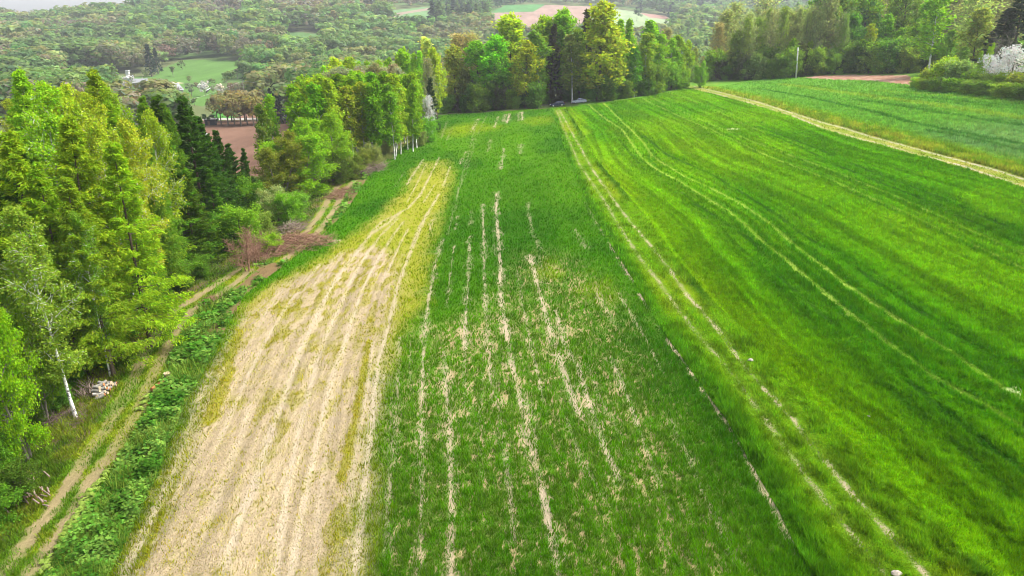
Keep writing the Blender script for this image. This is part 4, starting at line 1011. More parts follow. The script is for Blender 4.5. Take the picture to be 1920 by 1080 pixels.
# --- right wood
G6 = "trees of the wood on the right"
rw = [
 ("budding_tree", 1347, 45, 262, (.20, .17, .06), "beige budding tree at the left end of the right wood", 1.0), ("budding_tree", 1365, 22, 268, (.18, .175, .07), "rusty budding tree at the left end of the right wood", 1.1), ("budding_tree", 1385, 8, 275, (.21, .20, .09), "tall rusty tree whose top touches the hazy ridge", 1.2),
 ("budding_tree", 1440, -20, 278, (.26, .235, .12), "pale beige giant reaching out of the picture top", 1.3), ("broadleaf_tree", 1385, 62, 250, (.10, .15, .02), "olive tree low at the left end of the right wood", 1.0), ("slender_birch", 1372, 85, 246, (.11, .16, .02), "slim olive tree in front of the rusty ones", 1.2),
 ("broadleaf_tree", 1488, 75, 242, (.105, .19, .008), "bright green small tree behind the white pole", .7), ("broadleaf_tree", 1520, 80, 243, (.10, .17, .01), "green small tree right of the white pole", .8), ("broadleaf_tree", 1560, 80, 245, (.07, .14, .015), "dark green tree above the left end of the brown field", .8),
 ("broadleaf_tree", 1605, 30, 248, (.075, .17, .02), "tall fresh green tree in the middle of the right wood", 1.0), ("broadleaf_tree", 1640, 5, 256, (.09, .17, .04), "grey green tree behind the golden one in the right wood", 1.0), ("broadleaf_tree", 1634, 48, 240, (.185, .20, .006), "golden green tree with pale stem above the brown field", .75),
 ("broadleaf_tree", 1668, 30, 244, (.11, .20, .012), "bright green tree right of the golden one", .9), ("broadleaf_tree", 1690, 55, 238, (.10, .20, .010), "light green tree in the front of the right wood", .8), ("broadleaf_tree", 1720, 45, 232, (.10, .18, .012), "spreading green tree left of the tall white birch trunk", 1.0), ("slender_birch", 1773, -30, 205, (.12, .20, .01), "tall birch with bright white trunk above the hedge", 1.2), ("broadleaf_tree", 1745, 5, 240, (.11, .20, .015), "tall green tree behind the white birch trunk", .9),
 ("broadleaf_tree", 1700, -5, 256, (.09, .18, .02), "green tree at the picture top left of the white trunk", 1.0), ("budding_tree", 1722, -5, 258, (.26, .19, .09), "pinkish budding tree at the picture top", .9), ("broadleaf_tree", 1535, -5, 285, (.08, .16, .015), "dark green tree top above the beige trunks", 1.0), ("broadleaf_tree", 1590, -8, 270, (.10, .18, .06), "grey green tree top above the beige trunks", 1.0),
 ("budding_tree", 1800, -15, 225, (.16, .17, .07), "olive grey tree right of the tall white birch trunk", 1.3), ("budding_tree", 1845, -30, 210, (.24, .22, .085), "pale olive willow like tree above the hedge", 1.3), ("broadleaf_tree", 1845, 20, 190, (.13, .16, .03), "soft olive tree standing over the right half of the hedge", 1.0), ("dark_spruce", 1892, 15, 185, (.035, .05, .028), "dark evergreen behind the white blossom at the right edge", 1.4), ("dark_spruce", 1930, -20, 185, (.03, .055, .03), "dark evergreen at the right picture edge", 1.3),
 ("broadleaf_tree", 1790, 60, 200, (.08, .15, .015), "green tree close behind the left part of the hedge", .9), ("broadleaf_tree", 1815, 90, 175, (.065, .13, .02), "dark green small tree behind the hedge", .8), ("budding_tree", 1915, -40, 215, (.17, .15, .07), "grey budding tree rising out of the top right corner", 1.2), ("budding_tree", 1880, -35, 225, (.15, .14, .06), "grey budding tree behind the dark evergreens", 1.2),
]
for kd, u, v, y, c, lb, w in rw: plant_px(kd, u, v, right_y(u, y), c, lb, G6, wide=w * 1.3, jit=.03)
for i in range(30):   # the stand of pale trunks
    u = 1400 + 210 * (i + rr.rand()) / 30; y = right_y(u, 0) + rr.uniform(2, 30)
    vt = np.interp(u, [1400, 1440, 1500, 1560, 1610], [28, 22, 14, 14, 22]) + rr.uniform(-5, 14)
    plant_px("budding_tree", u, vt, y, (.165, .185, .075) if i % 3 else (.11, .17, .03), "pale beige tree with thin dark trunk in the tight stand behind the white pole", "beige trees of the stand behind the white pole", wide=rr.uniform(.7, 1.15))
for i in range(58):
    u = rr.uniform(1560, 2080); y = rr.uniform(238, 345); 
    vt = rr.uniform(-55, 40)
    kd, c = [("broadleaf_tree", (.085, .165, .015)), ("budding_tree", (.19, .17, .07)), ("broadleaf_tree", (.11, .19, .03)), ("budding_tree", (.15, .13, .06))][rr.randint(4)]
    plant_px(kd, u, vt, y, c, "tree in the depth of the right wood showing between the front ones", G6)
for i in range(22):   # gap between the copse and the right wood
    u = rr.uniform(1295, 1400); y = rr.uniform(262, 330)
    vt = np.interp(u, [1295, 1330, 1350, 1400], [95, 100, 85, 60]) + rr.uniform(-8, 20)
    kd, c = [("broadleaf_tree", (.09, .17, .02)), ("budding_tree", (.17, .15, .08)), ("dark_spruce", (.06, .11, .03)), ("broadleaf_tree", (.12, .17, .05))][rr.randint(4)]
    plant_px(kd, u, vt, y, c, "tree closing the gap between the copse and the right wood", "trees in the gap between the copse and the right wood", wide=.9, hmin=5)
G7 = "bushes at the foot of the right wood"
for i in range(44):
    u = 1340 + 400 * (i + rr.rand()) / 44; y = np.interp(u, *RIGHT_EDGE.T) + 3 + rr.uniform(0, 5)
    plant("field_shrub", at_ud(u, y), y, rr.uniform(2.5, 9), [(.055, .12, .012), (.085, .16, .015), (.07, .12, .03)][rr.randint(3)] if rr.rand() < .85 else (.07, .08, .03), "dark bush in the undergrowth along the foot of the right wood", G7, cat="shrub")
plant_px("leafy_tree", 1317, 118, 232, (.09, .20, .01), "small single green tree on the meadow between copse and wood", None, jit=0, hmin=3)
# --- hedge at the right
G8 = "shrubs of the hedge on the right"
hedge = [(1715, 166, 150, (.13, .20, .02)), (1740, 168, 136, (.12, .20, .015)), (1768, 170, 117, (.13, .22, .012)), (1795, 172, 122, (.14, .19, .05)), (1820, 174, 136, (.09, .17, .015)), (1848, 177, 143, (.13, .20, .03)), (1875, 180, 142, (.12, .19, .02)), (1902, 184, 142, (.13, .20, .02)), (1932, 188, 142, (.11, .18, .02)), (1965, 192, 135, (.10, .17, .02)), (2005, 196, 140, (.10, .17, .02)),
 (1730, 168, 156, (.11, .18, .015)), (1755, 171, 150, (.10, .17, .015)), (1785, 174, 150, (.08, .15, .012)), (1815, 177, 154, (.10, .17, .02)), (1845, 180, 155, (.09, .16, .015)), (1880, 184, 158, (.11, .18, .02)), (1915, 188, 160, (.09, .16, .015)), (1950, 192, 164, (.09, .16, .015))]
for i, (u, vb, vt, c) in enumerate(hedge):
    x, y = ground_at(u, vb); y += 3 * (i < 11); x = at_ud(u, y)
    plant("field_shrub", x, y, max(2.2, z_at(vt, y) - float(terrain(x, y))), c, "leafy green shrub grown together with its neighbours in the hedge on the right", G8, cat="shrub", wide=1.15 if i < 11 else 1.5, jit=.05)
plant_px("leafy_tree", 1850, 88, 172, (.16, .24, .008), "bright yellow green sapling rising out of the hedge left of the white blossom", None, jit=0, wide=.5)
plant_px("blossom_tree", 1866, 110, 166, WHITE, "white blossom bush left of the larger one behind the hedge", None, cat="shrub", jit=0, wide=1.1)
plant_px("blossom_tree", 1908, 94, 160, WHITE, "large white blossom bush behind the hedge at the right edge", None, cat="shrub", jit=0, wide=1.15)
plant_px("blossom_tree", 1955, 100, 158, WHITE, "white blossom bush cut by the right picture edge", None, cat="shrub", jit=0, wide=.9)
plant_px("bare_tree", 1885, 62, 180, (.2, .2, .2), "leafless grey branching tree between dark evergreen and white blossom", None, jit=0, wide=.9)

# ------------------------------------------------------------------ the far hillsides
def far_tree(seed, shape):
    """small tree of unit height: lobes of leaf clumps and a stem"""
    T = TreeMesh(seed); r = T.r
    T.tube([(0, 0, 0), (.01, 0, .35), (0, .01, .75)], [.022, .016, .006], 4)
    if shape == "cone":
        n = 300; t = r.rand(n) ** .8; a = r.rand(n) * 6.283; rad = (1 - t) * .19 * np.sqrt(r.rand(n)) + .01
        P = np.stack([np.cos(a) * rad, np.sin(a) * rad, .08 + .92 * t], 1)
        D = np.stack([np.cos(a), np.sin(a), -.3 + 0 * a], 1); T.leaves(P, D, .10, .045, .4, .35)
    else:
        nl = {"round": 12, "tall": 11, "loose": 12, "low": 8}[shape]
        for i in range(nl):
            a = r.rand() * 6.283; q = math.sqrt(r.rand()) * {"round": .30, "tall": .17, "loose": .28, "low": .42}[shape]
            zc = r.uniform(.30, .86) if shape != "low" else r.uniform(.3, .7)
            q *= math.sin(math.pi * min(1, (zc - .08))) ** .6
            c = np.array((math.cos(a) * q, math.sin(a) * q, zc)); lr = r.uniform(.10, .17)
            n = 44 if shape != "loose" else 30
            d = r.randn(n, 3); d /= np.linalg.norm(d, axis=1)[:, None]
            P = c + d * lr * r.uniform(.55, 1.1, (n, 1)) * np.array((1, 1, .85)); P[:, 2] = np.clip(P[:, 2], .05, 1.02)
            sh = np.array((1, 1, 1)) * r.uniform(.8, 1.2)
            sz = (.085, .060) if shape != "loose" else (.10, .040)
            T.leaves(P, d, sz[0], sz[1], .3, .12, base=sh, out=d + np.array((0, 0, .25)))
    return T

FAR = {}
for key, shape, n in (("round", "round", 3), ("tall", "tall", 2), ("loose", "loose", 3), ("cone", "cone", 2), ("low", "low", 1)):
    FAR[key] = [far_tree(200 + 10 * len(FAR) + i, shape) for i in range(n)]
FAR_ME = {k: [T.single("hillside_tree", M_GREYBARK, M_LEAF) for T in v] for k, v in FAR.items()}
fr = np.random.RandomState(31)
N = 17000
fu = fr.uniform(-160, 2080, N); fy = 255 * np.exp(fr.rand(N) * math.log(1750 / 255.))
fx = (fu - 960) / FPX * fy * 1.0
for _ in range(3):
    fz = terrain(fx, fy); fx = (fu - 960) / FPX * (fy * CP + (CAM_H - fz) * SP)
fz = terrain(fx, fy); pu, pv = project(fx, fy, fz)
hh = fr.uniform(12, 21, N) * (1 + .35 * sst(500, 900, fy)) * (.8 + .5 * fbm(fx / 70, fy / 70, 79, 2))
tu, tv = project(fx, fy, fz + hh)
keep = np.ones(N, bool)
for P in PATCHES:
    keep &= ~in_patch(pu, pv, fy, P)
    mid = .55 * (pv - tv)
    keep &= ~(in_poly(pu, pv - mid, P[1]) & (fy < P[3]) & (fy > P[2] * .6))
for name, box in (("village", (110, 345, 138, 185)), ("lane", (395, 490, 172, 240))):
    keep &= ~((pu > box[0]) & (pu < box[1]) & (pv > box[2]) & (pv < box[3]))
# not on the near side: the copse and the woods there are planted above
keep &= ~((fy < 330) & (fx > -60)) & ~((fy < 560) & (fx > .26 * fy)) & ~((fy < 300) & (fx < -150))
thin = (fy < 480) & (fr.rand(N) < .4)
keep &= ~thin
# hide nothing that only the ridge would cover: drop trees standing behind the crest
s_ = fx / fy
keep &= fy < np.interp(s_, [-1, -.3, -.1, .1, .3, 1], [1300, 1360, 1560, 1660, 1740, 1740])
idx = np.where(keep)[0]
cl = fbm(fx / 130, fy / 130, 77, 2); cl2 = fbm(fx / 45, fy / 45, 78, 2)
PAL = {"grey": (.20, .19, .135), "olive": (.19, .225, .085), "green": (.115, .21, .065), "fresh": (.17, .27, .07), "dark": (.035, .075, .045), "pink": (.20, .155, .115), "pale": (.22, .21, .13)}  # muted tones: some distance haze is mixed into these tree colours
WORD = {"grey": "grey brown leafless", "olive": "olive coloured", "green": "mid green", "fresh": "fresh light green", "dark": "dark green pointed conifer", "pink": "pinkish brown budding", "pale": "pale beige"}
def far_choice(i):
    c, d, u, v = cl[i], cl2[i], pu[i], pv[i]; r = fr.rand()
    if 800 < u < 1000 and v < 60: return ("dark", "cone") if r < .2 else ("green", "cone")
    if u > 1240 and v > 60: return ("green", "cone") if r < .25 else ("fresh", "round")
    if v < 24 and u < 700 and c > .45: return ("dark", "cone") if r < .35 else ("green", "round")
    if u > 1180 and v < 40: return ("dark", "cone") if r < .3 else ("green", "round")
    if c < .37: return ("grey", "loose") if r < .6 else (("pink", "loose") if r < .7 else ("olive", "round"))
    if c > .60: return ("green", "round") if r < .6 else (("fresh", "round"))
    if d > .58: return ("fresh", "round") if r < .4 else ("green", "tall")
    return ("olive", "round") if r < .5 else (("grey", "loose") if r < .7 else (("pale", "loose") if r < .8 else ("green", "round")))
big = hh[idx] / fy[idx]
vis = (pu[idx] > -40) & (pu[idx] < 1960)
order = np.argsort(-(big * vis))
solo = set(idx[order[:285]].tolist())
VV, FF, CC, MI, base_n = [], [], [], [], 0
cache = {k: [(np.vstack(T.wv), np.vstack(T.wf), np.vstack(T.lv), np.vstack(T.lc)) for T in v] for k, v in FAR.items()}
for i in idx:
    colname, shape = far_choice(i); h = hh[i] * (1.15 if shape == "cone" else 1.0)
    w = fr.uniform(.95, 1.6); j = fr.randint(len(FAR[shape])); a = fr.rand() * 6.283
    c = np.asarray(PAL[colname]) * fr.uniform(.8, 1.25) * (1 + .08 * fr.randn(3))
    if i in solo:
        o = obj("hillside_tree", FAR_ME[shape][j]); o.location = (fx[i], fy[i], fz[i] - .3)
        o.scale = (h * w, h * w, h); o.rotation_euler = (0, 0, a); o.color = (*np.clip(c, .01, .9), 1)
        tag(o, WORD[colname] + " tree in the woods across the valley", "tree", WORD[colname] + " trees across the valley")
        continue
    wv, wf, lv, lc = cache[shape][j]
    ca, sa = math.cos(a), math.sin(a)
    pts = lv.reshape(-1, 4, 3); cc = lc.reshape(-1, 4, 3)
    st = 1 if fy[i] < 700 else (2 if fy[i] < 1100 else 3)
    pts = pts[::st]; cc = cc[::st]
    ctr = pts.mean(1, keepdims=True); pts = ctr + (pts - ctr) * (1, 1.35, 1.65)[st - 1]
    V = pts.reshape(-1, 3) * (h * w, h * w, h)
    V = np.stack([V[:, 0] * ca - V[:, 1] * sa + fx[i], V[:, 0] * sa + V[:, 1] * ca + fy[i], V[:, 2] + fz[i] - .3], 1)
    VV.append(V); CC.append(cc.reshape(-1, 3) * c)
VV = np.vstack(VV); CC = np.vstack(CC)
o = obj("hillside_woods", mesh_from("hillside_woods", VV, np.arange(len(VV)).reshape(-1, 4), M_LEAF, CC))
tag(o, "mixed spring woods covering the far hillsides, single trees hardly told apart", "woods", kind="stuff")

def far_plant(u, v, y, h, shape, col, label, cat="tree", group=None, w=1.1, leaf=None, name="valley_tree"):
    x = at_ud(u, y); me = FAR_ME[shape][fr.randint(len(FAR_ME[shape]))]
    if leaf is not None: me = me.copy(); me.materials[1] = leaf
    o = obj(name, me); o.location = (x, y, float(terrain(x, y)) - .2); o.scale = (h * w, h * w, h)
    o.rotation_euler = (0, 0, fr.rand() * 6.28); o.color = (*col, 1)
    return tag(o, label, cat, group)

WHT = (.55, .54, .51)
for u, y, h, w, lb in [(212, 470, 9, 1.5, "white blossom tree left of the largest one above the village"), (245, 468, 11, 1.6, "largest white blossom tree above the village roofs"), (238, 440, 7, 1.0, "white blossom tree just above the small white chimney"), (385, 440, 10, 1.3, "white blossom tree with dark stem in the orchard meadow"), (412, 437, 9, 1.2, "creamy blossom tree right of the white one in the orchard meadow"), (28, 480, 8, 1.4, "white blossom tree at the far left above the larches"), (82, 470, 8, 1.4, "white blossom tree above the birches of the left wood"), (75, 440, 7, 1.3, "lower white blossom bush above the birches of the left wood"), (150, 480, 7, 1.4, "pale blossom tree between green trees above the grey barn"), (160, 490, 7, 1.1, "pale blossom tree right of the one above the grey barn"), (545, 330, 9, 1.3, "white blossom tree behind the dark spruces near the wire"), (528, 335, 8, 1.1, "white blossom tree half hidden by the dark spruces near the wire"), (574, 350, 9, 1.0, "white blossom tree right of the dark spruces"), (348, 400, 3.5, 1.2, "small white blossoming bush on the orchard meadow"), (538, 700, 9, .9, "tiny white blossom tree by the upper clearing"), (512, 690, 8, .8, "tiny white blossom tree left of the upper clearing"), (583, 365, 7, .9, "grey white blossom tree above the birch grove")]:
    far_plant(u, 0, y, h, "round", WHT if "cream" not in lb else (.52, .47, .39), lb, group="blossom trees in the valley", w=w * .8, leaf=M_BLOSSOM, name="valley_blossom_tree")
for u, y, h, sh, c, lb in [(335, 425, 8, "loose", (.2, .15, .12), "brownish orchard tree left of the white blossom pair"), (360, 440, 9, "loose", (.15, .18, .12), "grey green orchard tree left of the white blossom pair"), (300, 430, 13, "loose", (.2, .17, .11), "bare beige tree beside the sloping meadow"), (280, 420, 11, "loose", (.23, .21, .13), "pale budding tree in the village below the blossom"), (315, 438, 11, "loose", (.19, .16, .1), "bare spreading tree with dark stem at the meadow edge"), (290, 395, 9, "loose", (.28, .27, .17), "pale blossoming willow beside the village roofs"), (440, 420, 11, "loose", (.2, .13, .11), "reddish leafless tree right of the orchard meadow"), (455, 415, 12, "loose", (.16, .14, .1), "grey leafless tree with stem right of the orchard meadow"), (485, 415, 10, "loose", (.17, .12, .1), "reddish grey tree in the row above the green strip"), (510, 412, 10, "round", (.13, .14, .06), "olive tree in the row above the green strip"), (105, 500, 16, "cone", (.06, .14, .03), "pointed green conifer above the barn of the village"), (285, 560, 24, "cone", (.02, .04, .03), "large dark conifer on the slope above the blossom trees"), (297, 575, 20, "cone", (.025, .045, .03), "dark conifer right of the large dark one on the slope"),
    (395, 300, 7, "low", (.05, .10, .03), "dark bush beside the small black shed")]:
    far_plant(u, 0, y, h, sh, c, lb, group="trees about the village")
for i, (u, y, h, c) in enumerate([(250, 520, 7, (.16, .17, .08)), (275, 540, 8, (.13, .17, .06)), (310, 500, 6, (.19, .17, .12)), (325, 560, 8, (.14, .19, .07)), (342, 600, 9, (.12, .17, .06)), (355, 520, 6, (.17, .2, .09)), (372, 480, 6, (.18, .16, .1)), (398, 500, 7, (.15, .19, .08)), (425, 520, 8, (.12, .18, .06)), (446, 540, 8, (.17, .19, .09)), (330, 470, 5, (.15, .13, .08)), (400, 460, 6, (.2, .21, .14)), (365, 380, 5, (.13, .2, .06)), (345, 340, 5, (.16, .16, .09)), (392, 360, 5, (.14, .19, .06))]):
    far_plant(u, 0, y, h, "loose" if i % 3 else "round", c, "small fruit tree standing on the orchard meadow", group="small fruit trees of the orchard meadow")
for i, (u, y, h, c) in enumerate([(415, 300, 13, (.20, .19, .08)), (428, 296, 14, (.24, .22, .07)), (440, 300, 15, (.25, .22, .09)), (452, 296, 15, (.23, .20, .08)), (464, 300, 15, (.25, .21, .08)), (476, 296, 14, (.28, .24, .07)), (488, 300, 14, (.20, .19, .06)), (408, 310, 12, (.17, .17, .07)), (435, 312, 14, (.26, .23, .12)), (460, 312, 15, (.28, .23, .11)), (482, 312, 14, (.25, .23, .1)), (500, 305, 12, (.20, .17, .09))]):
    o = far_plant(u, 0, y, h, "loose" if i % 2 else "round", c, "yellowish budding tree in the clump behind the utility pole", group="clump of budding trees behind the utility pole")
for i, (u, y, h) in enumerate([(512, 300, 15), (520, 305, 17), (530, 300, 12), (596, 340, 14), (590, 345, 12)]):
    far_plant(u, 0, y, h, "cone", (.022, .035, .03), "nearly black spruce right of the budding clump" if u < 560 else "nearly black spruce left of the birch grove tops", group="black spruces beyond the valley field", w=1.0)
far_plant(1194, 0, 1100, 17, "round", (.05, .10, .05), "single dark round tree on the pale far field", w=1.2)

# ------------------------------------------------------------------ buildings of the village
from mathutils import Matrix
def box_vf(cx, cy, cz, sx, sy, sz):
    v = [(cx + sx * a / 2, cy + sy * b / 2, cz + sz * c / 2) for a in (-1, 1) for b in (-1, 1) for c in (-1, 1)]
    f = [(0, 1, 3, 2), (4, 6, 7, 5), (0, 4, 5, 1), (2, 3, 7, 6), (0, 2, 6, 4), (1, 5, 7, 3)]
    return v, f
def boxes(name, bl, m, parent=None, smooth=False):
    V, F = [], []
    for b in bl:
        v, f = box_vf(*b); F += [tuple(i + len(V) for i in q) for q in f]; V += v
    me = bpy.data.meshes.new(name); me.from_pydata(V, [], F); me.materials.append(m); me.update()
    return obj(name, me, parent)
def poly_obj(name, V, F, m, parent=None):
    me = bpy.data.meshes.new(name); me.from_pydata(V, [], F); me.materials.append(m); me.update()
    return obj(name, me, parent)
M_PLASTER = simple("plaster", (.26, .245, .215), .9, .2, scale=1.5); M_GREYWALL = simple("grey_wall", (.24, .235, .22), .9, .2, scale=1.5)
M_ROOFG = simple("grey_roof", (.12, .115, .115), .8, .3, var=.3, scale=2); M_ROOFL = simple("pale_roof", (.20, .205, .215), .5, .4, var=.2, scale=1)
M_WIN = simple("window_glass", (.03, .035, .04), .1, .5, var=.05); M_DOOR = simple("door_wood", (.10, .06, .035), .6, .3)
M_WHITE = simple("white_paint", (.42, .42, .41), .6, .3, var=.06); M_BLACK = simple("black_boards", (.025, .026, .03), .8, .2)
M_CONC = simple("pale_concrete", (.48, .475, .45), .85, .2, var=.15, scale=3, bump=.2); M_POLEW = simple("weathered_pole", (.20, .18, .155), .9, .1, var=.3, scale=4)
M_STRAW = simple("pale_sand", (.40, .33, .22), .95, .1, var=.2, scale=.6)
def house(u, y, w, d, hw, hr, rot, wall, roof, label, chimney=True, cat="house", name="house"):
    x = at_ud(u, y); e = bpy.data.objects.new(name, None); C.objects.link(e)
    e.location = (x, y, float(terrain(x, y)) - .2); e.rotation_euler = (0, 0, R(rot)); tag(e, label, cat)
    V = [(-w / 2, -d / 2, 0), (w / 2, -d / 2, 0), (w / 2, d / 2, 0), (-w / 2, d / 2, 0), (-w / 2, -d / 2, hw), (w / 2, -d / 2, hw), (w / 2, d / 2, hw), (-w / 2, d / 2, hw), (-w / 2, 0, hw + hr), (w / 2, 0, hw + hr)]
    poly_obj("wall", V, [(0, 1, 5, 4), (1, 2, 6, 9, 5), (2, 3, 7, 6), (3, 0, 4, 8, 7), (4, 5, 6, 7)], wall, e)
    o_, t = .5, .18; k = hr / (d / 2)
    ye = d / 2 + o_; ze = hw - k * o_ + .06; zt = hw + hr + .06
    rv = []
    for sx in (-w / 2 - o_, w / 2 + o_): rv += [(sx, -ye, ze), (sx, 0, zt), (sx, ye, ze), (sx, -ye, ze + t), (sx, 0, zt + t), (sx, ye, ze + t)]
    rf = poly_obj("roof", rv, [(0, 3, 4, 1), (1, 4, 5, 2), (6, 7, 10, 9), (7, 8, 11, 10), (3, 9, 10, 4), (4, 10, 11, 5), (0, 1, 7, 6), (1, 2, 8, 7), (0, 6, 9, 3), (2, 5, 11, 8)], roof, e)
    if chimney: boxes("chimney", [(w * .2, .7, hw + hr, .7, .7, 1.8)], M_PLASTER, rf)
    boxes("door", [(-w * .1, -d / 2 - .03, 1.0, 1.0, .08, 2.0)], M_DOOR, e)
    for wx in (-.33, .18, .36): boxes("window", [(w * wx, -d / 2 - .03, 1.7, 1.0, .08, 1.1)], M_WIN, e)
    boxes("window", [(-w / 2 - .03, 0, hw * .6, .08, 1.0, 1.1)], M_WIN, e); boxes("window", [(w / 2 + .03, 0, hw * .6, .08, 1.0, 1.1)], M_WIN, e)
    return e
house(125, 480, 15, 11, 4.5, 4.0, 20, M_PLASTER, M_ROOFL, "pale barn with grey gable roof left of the tallest larch", cat="barn", name="barn", chimney=False)
house(203, 540, 13, 10, 3.6, 3.6, -35, M_GREYWALL, M_ROOFG, "small house with dark gable right behind the tallest larch top")
house(223, 430, 13, 11, 3.6, 4.5, 15, M_GREYWALL, M_ROOFG, "house with large grey roof between the larch tops")
house(322, 450, 10, 10, 3.4, 3.8, 60, M_GREYWALL, M_ROOFL, "house with light grey roof left of the darkest spruce top")
house(262, 500, 12, 8, 3.0, 2.4, 10, M_PLASTER, M_ROOFL, "low pale outbuilding right of the white chimney")
house(551, 325, 9, 8, 3.2, 3.4, 25, M_WHITE, M_ROOFL, "white house half hidden by blossom beside the black spruces")
def thing(name, loc, label, cat, rot=0, group=None):
    e = bpy.data.objects.new(name, None); C.objects.link(e); e.location = loc; e.rotation_euler = (0, 0, rot)
    return tag(e, label, cat, group)
def gpt(u, v, dz=0): 
    x, y = ground_at(u, v); return x, y, float(terrain(x, y)) + dz
x = at_ud(243, 520); e = thing("chimney_stack", (x, 520, float(terrain(x, 520))), "small white square chimney stack among the village roofs", "chimney")
boxes("shaft", [(0, 0, 4.2, 2.2, 2.2, 8.4)], M_CONC, e); boxes("cap", [(0, 0, 8.52, 3.0, 3.0, .24), (0, 0, 8.8, 2.2, 2.2, .3)], M_WHITE, e)
x = at_ud(396, 300); e = thing("shed", (x, 300, float(terrain(x, 300))), "small black shed with pale flat roof edge beside the budding clump", "shed", R(12))
boxes("wall", [(0, 0, 1.2, 4.4, 3.0, 2.4)], M_BLACK, e); boxes("roof", [(0, 0, 2.48, 5.0, 3.6, .16)], M_CONC, e); boxes("door", [(-.6, -1.53, .95, .9, .06, 1.9)], M_DOOR, e)
x = at_ud(151, 520); e = thing("garden_wall", (x, 520, float(terrain(x, 520))), "short white wall between the barn and the tallest larch", "wall"); boxes("wall", [(0, 0, 1.0, 6, .4, 2.0)], M_WHITE, e); boxes("coping", [(0, 0, 2.05, 6.2, .6, .1)], M_CONC, e)
x = at_ud(374, 262); e = thing("greenhouse", (x, 262, float(terrain(x, 262))), "low white greenhouse tunnel beyond the darkest spruce", "greenhouse", R(10))
th = np.linspace(0, math.pi, 9); pv_ = [(sx, math.cos(t) * 1.6, math.sin(t) * 1.5) for sx in (-3, 3) for t in th]
poly_obj("cover", pv_, [(i, i + 1, i + 10, i + 9) for i in range(8)] + [tuple(range(8, -1, -1)), tuple(range(9, 18))], M_WHITE, e); boxes("base_rail", [(0, -1.65, .1, 6.1, .08, .2), (0, 1.65, .1, 6.1, .08, .2)], M_CONC, e)
a = gpt(387, 174); b = gpt(398, 163)
e = thing("retaining_wall", a, "dark slanting retaining wall with pale edge right of the greenhouse", "wall", math.atan2(b[1] - a[1], b[0] - a[0]))
ln = math.hypot(b[0] - a[0], b[1] - a[1]); boxes("wall", [(ln / 2, 0, .6, ln, .4, 1.6)], M_BLACK, e); boxes("coping", [(ln / 2, -.05, 1.46, ln, .7, .12)], M_CONC, e)
def heap(name, loc, sx, sy, sz, m, label, cat, seed=1, n=26):
    r = np.random.RandomState(seed); V, F = [], []
    for i in range(n):
        for j in range(10):
            th_ = 2 * math.pi * i / n; q = j / 9; k = 1 + .25 * (vnoise(np.array([i * .7]), np.array([j * .8]), seed)[0] - .5)
            V.append((math.cos(th_) * q * sx * k, math.sin(th_) * q * sy * k, sz * (1 - q ** 1.6) * k - .1))
    for i in range(n):
        for j in range(9): F.append((i * 10 + j, i * 10 + j + 1, ((i + 1) % n) * 10 + j + 1, ((i + 1) % n) * 10 + j))
    o = poly_obj(name, V, F, m); o.location = loc; return tag(o, label, cat)
x = at_ud(228, 520); heap("sand_heap", (x, 520, float(terrain(x, 520))), 6, 4, 2.2, M_STRAW, "pale sand heap beside the house with the dark gable", "heap")
x = at_ud(322, 520); heap("straw_patch", (x, 520, float(terrain(x, 520))), 9, 5, .8, M_STRAW, "flat pale heap at the top of the sloping meadow", "heap", 2)

# ------------------------------------------------------------------ poles and wire
def cyl(name, p0, p1, r0, r1, m, parent=None, sides=10):
    T = TreeMesh(0); T.tube([p0, (np.array(p0) + p1) / 2, p1], [r0, (r0 + r1) / 2, r1], sides)
    V = np.vstack(T.wv); F = [tuple(f) for f in np.vstack(T.wf)] + [tuple(range(sides - 1, -1, -1)), tuple(range(2 * sides, 3 * sides))]
    o = poly_obj(name, [tuple(v) for v in V], F, m, parent)
    for p in o.data.polygons: p.use_smooth = len(p.vertices) == 4
    return o
px_, py_, pz_ = gpt(1492.5, 146.5)
ph_ = z_at(90, py_) - pz_
e = thing("concrete_pole", (px_, py_, pz_ - .2), "white concrete pole standing alone at the field edge before the right wood", "pole")
cyl("shaft", (0, 0, 0), (-.65, .1, ph_ + .2), .27, .2, M_CONC, e); cyl("cap", (-.65, .1, ph_ + .2), (-.655, .1, ph_ + .34), .23, .15, M_CONC, e); boxes("fitting", [(-.58, -.15, ph_ - .8, .35, .12, .18)], M_POLEW, e)
ux, uy, uz = gpt(464, 203)
uh = z_at(151, uy) - uz
e = thing("utility_pole", (ux, uy, uz), "thin wooden utility pole beside the green valley field", "pole")
cyl("shaft", (0, 0, -.2), (-.9, 0, uh), .17, .12, M_POLEW, e); boxes("crossarm", [(-.9, 0, uh - .3, 1.5, .12, .14)], M_POLEW, e)
for k_ in (-.6, 0, .6): cyl("insulator", (-.9 + k_, 0, uh - .22), (-.9 + k_, 0, uh + .05), .05, .03, M_WHITE, e, 6)
top = Vector((ux - .9, uy, uz + uh - .2))
Lx = at_ud(385, 300, None); Lp = Vector((Lx - 12, 300, float(terrain(Lx, 300)) + 8.5)); Rp = Vector((at_ud(665, 290, top.z + 1.0), 290, top.z + 1.5))
wp = []
for a_, b_, n_ in ((Lp, top, 10), (top, Rp, 14)):
    for i in range(n_ + (b_ is Rp)):
        t = i / n_; p = a_.lerp(b_, t); p.z -= 1.2 * 4 * t * (1 - t) * .6; wp.append(tuple(p))
T = TreeMesh(0); T.tube(wp, [.026] * len(wp), 5)
o = poly_obj("power_cable", [tuple(v) for v in np.vstack(T.wv)], [tuple(f) for f in np.vstack(T.wf)], M_CONC); tag(o, "pale sagging power cable running past the utility pole", "cable")
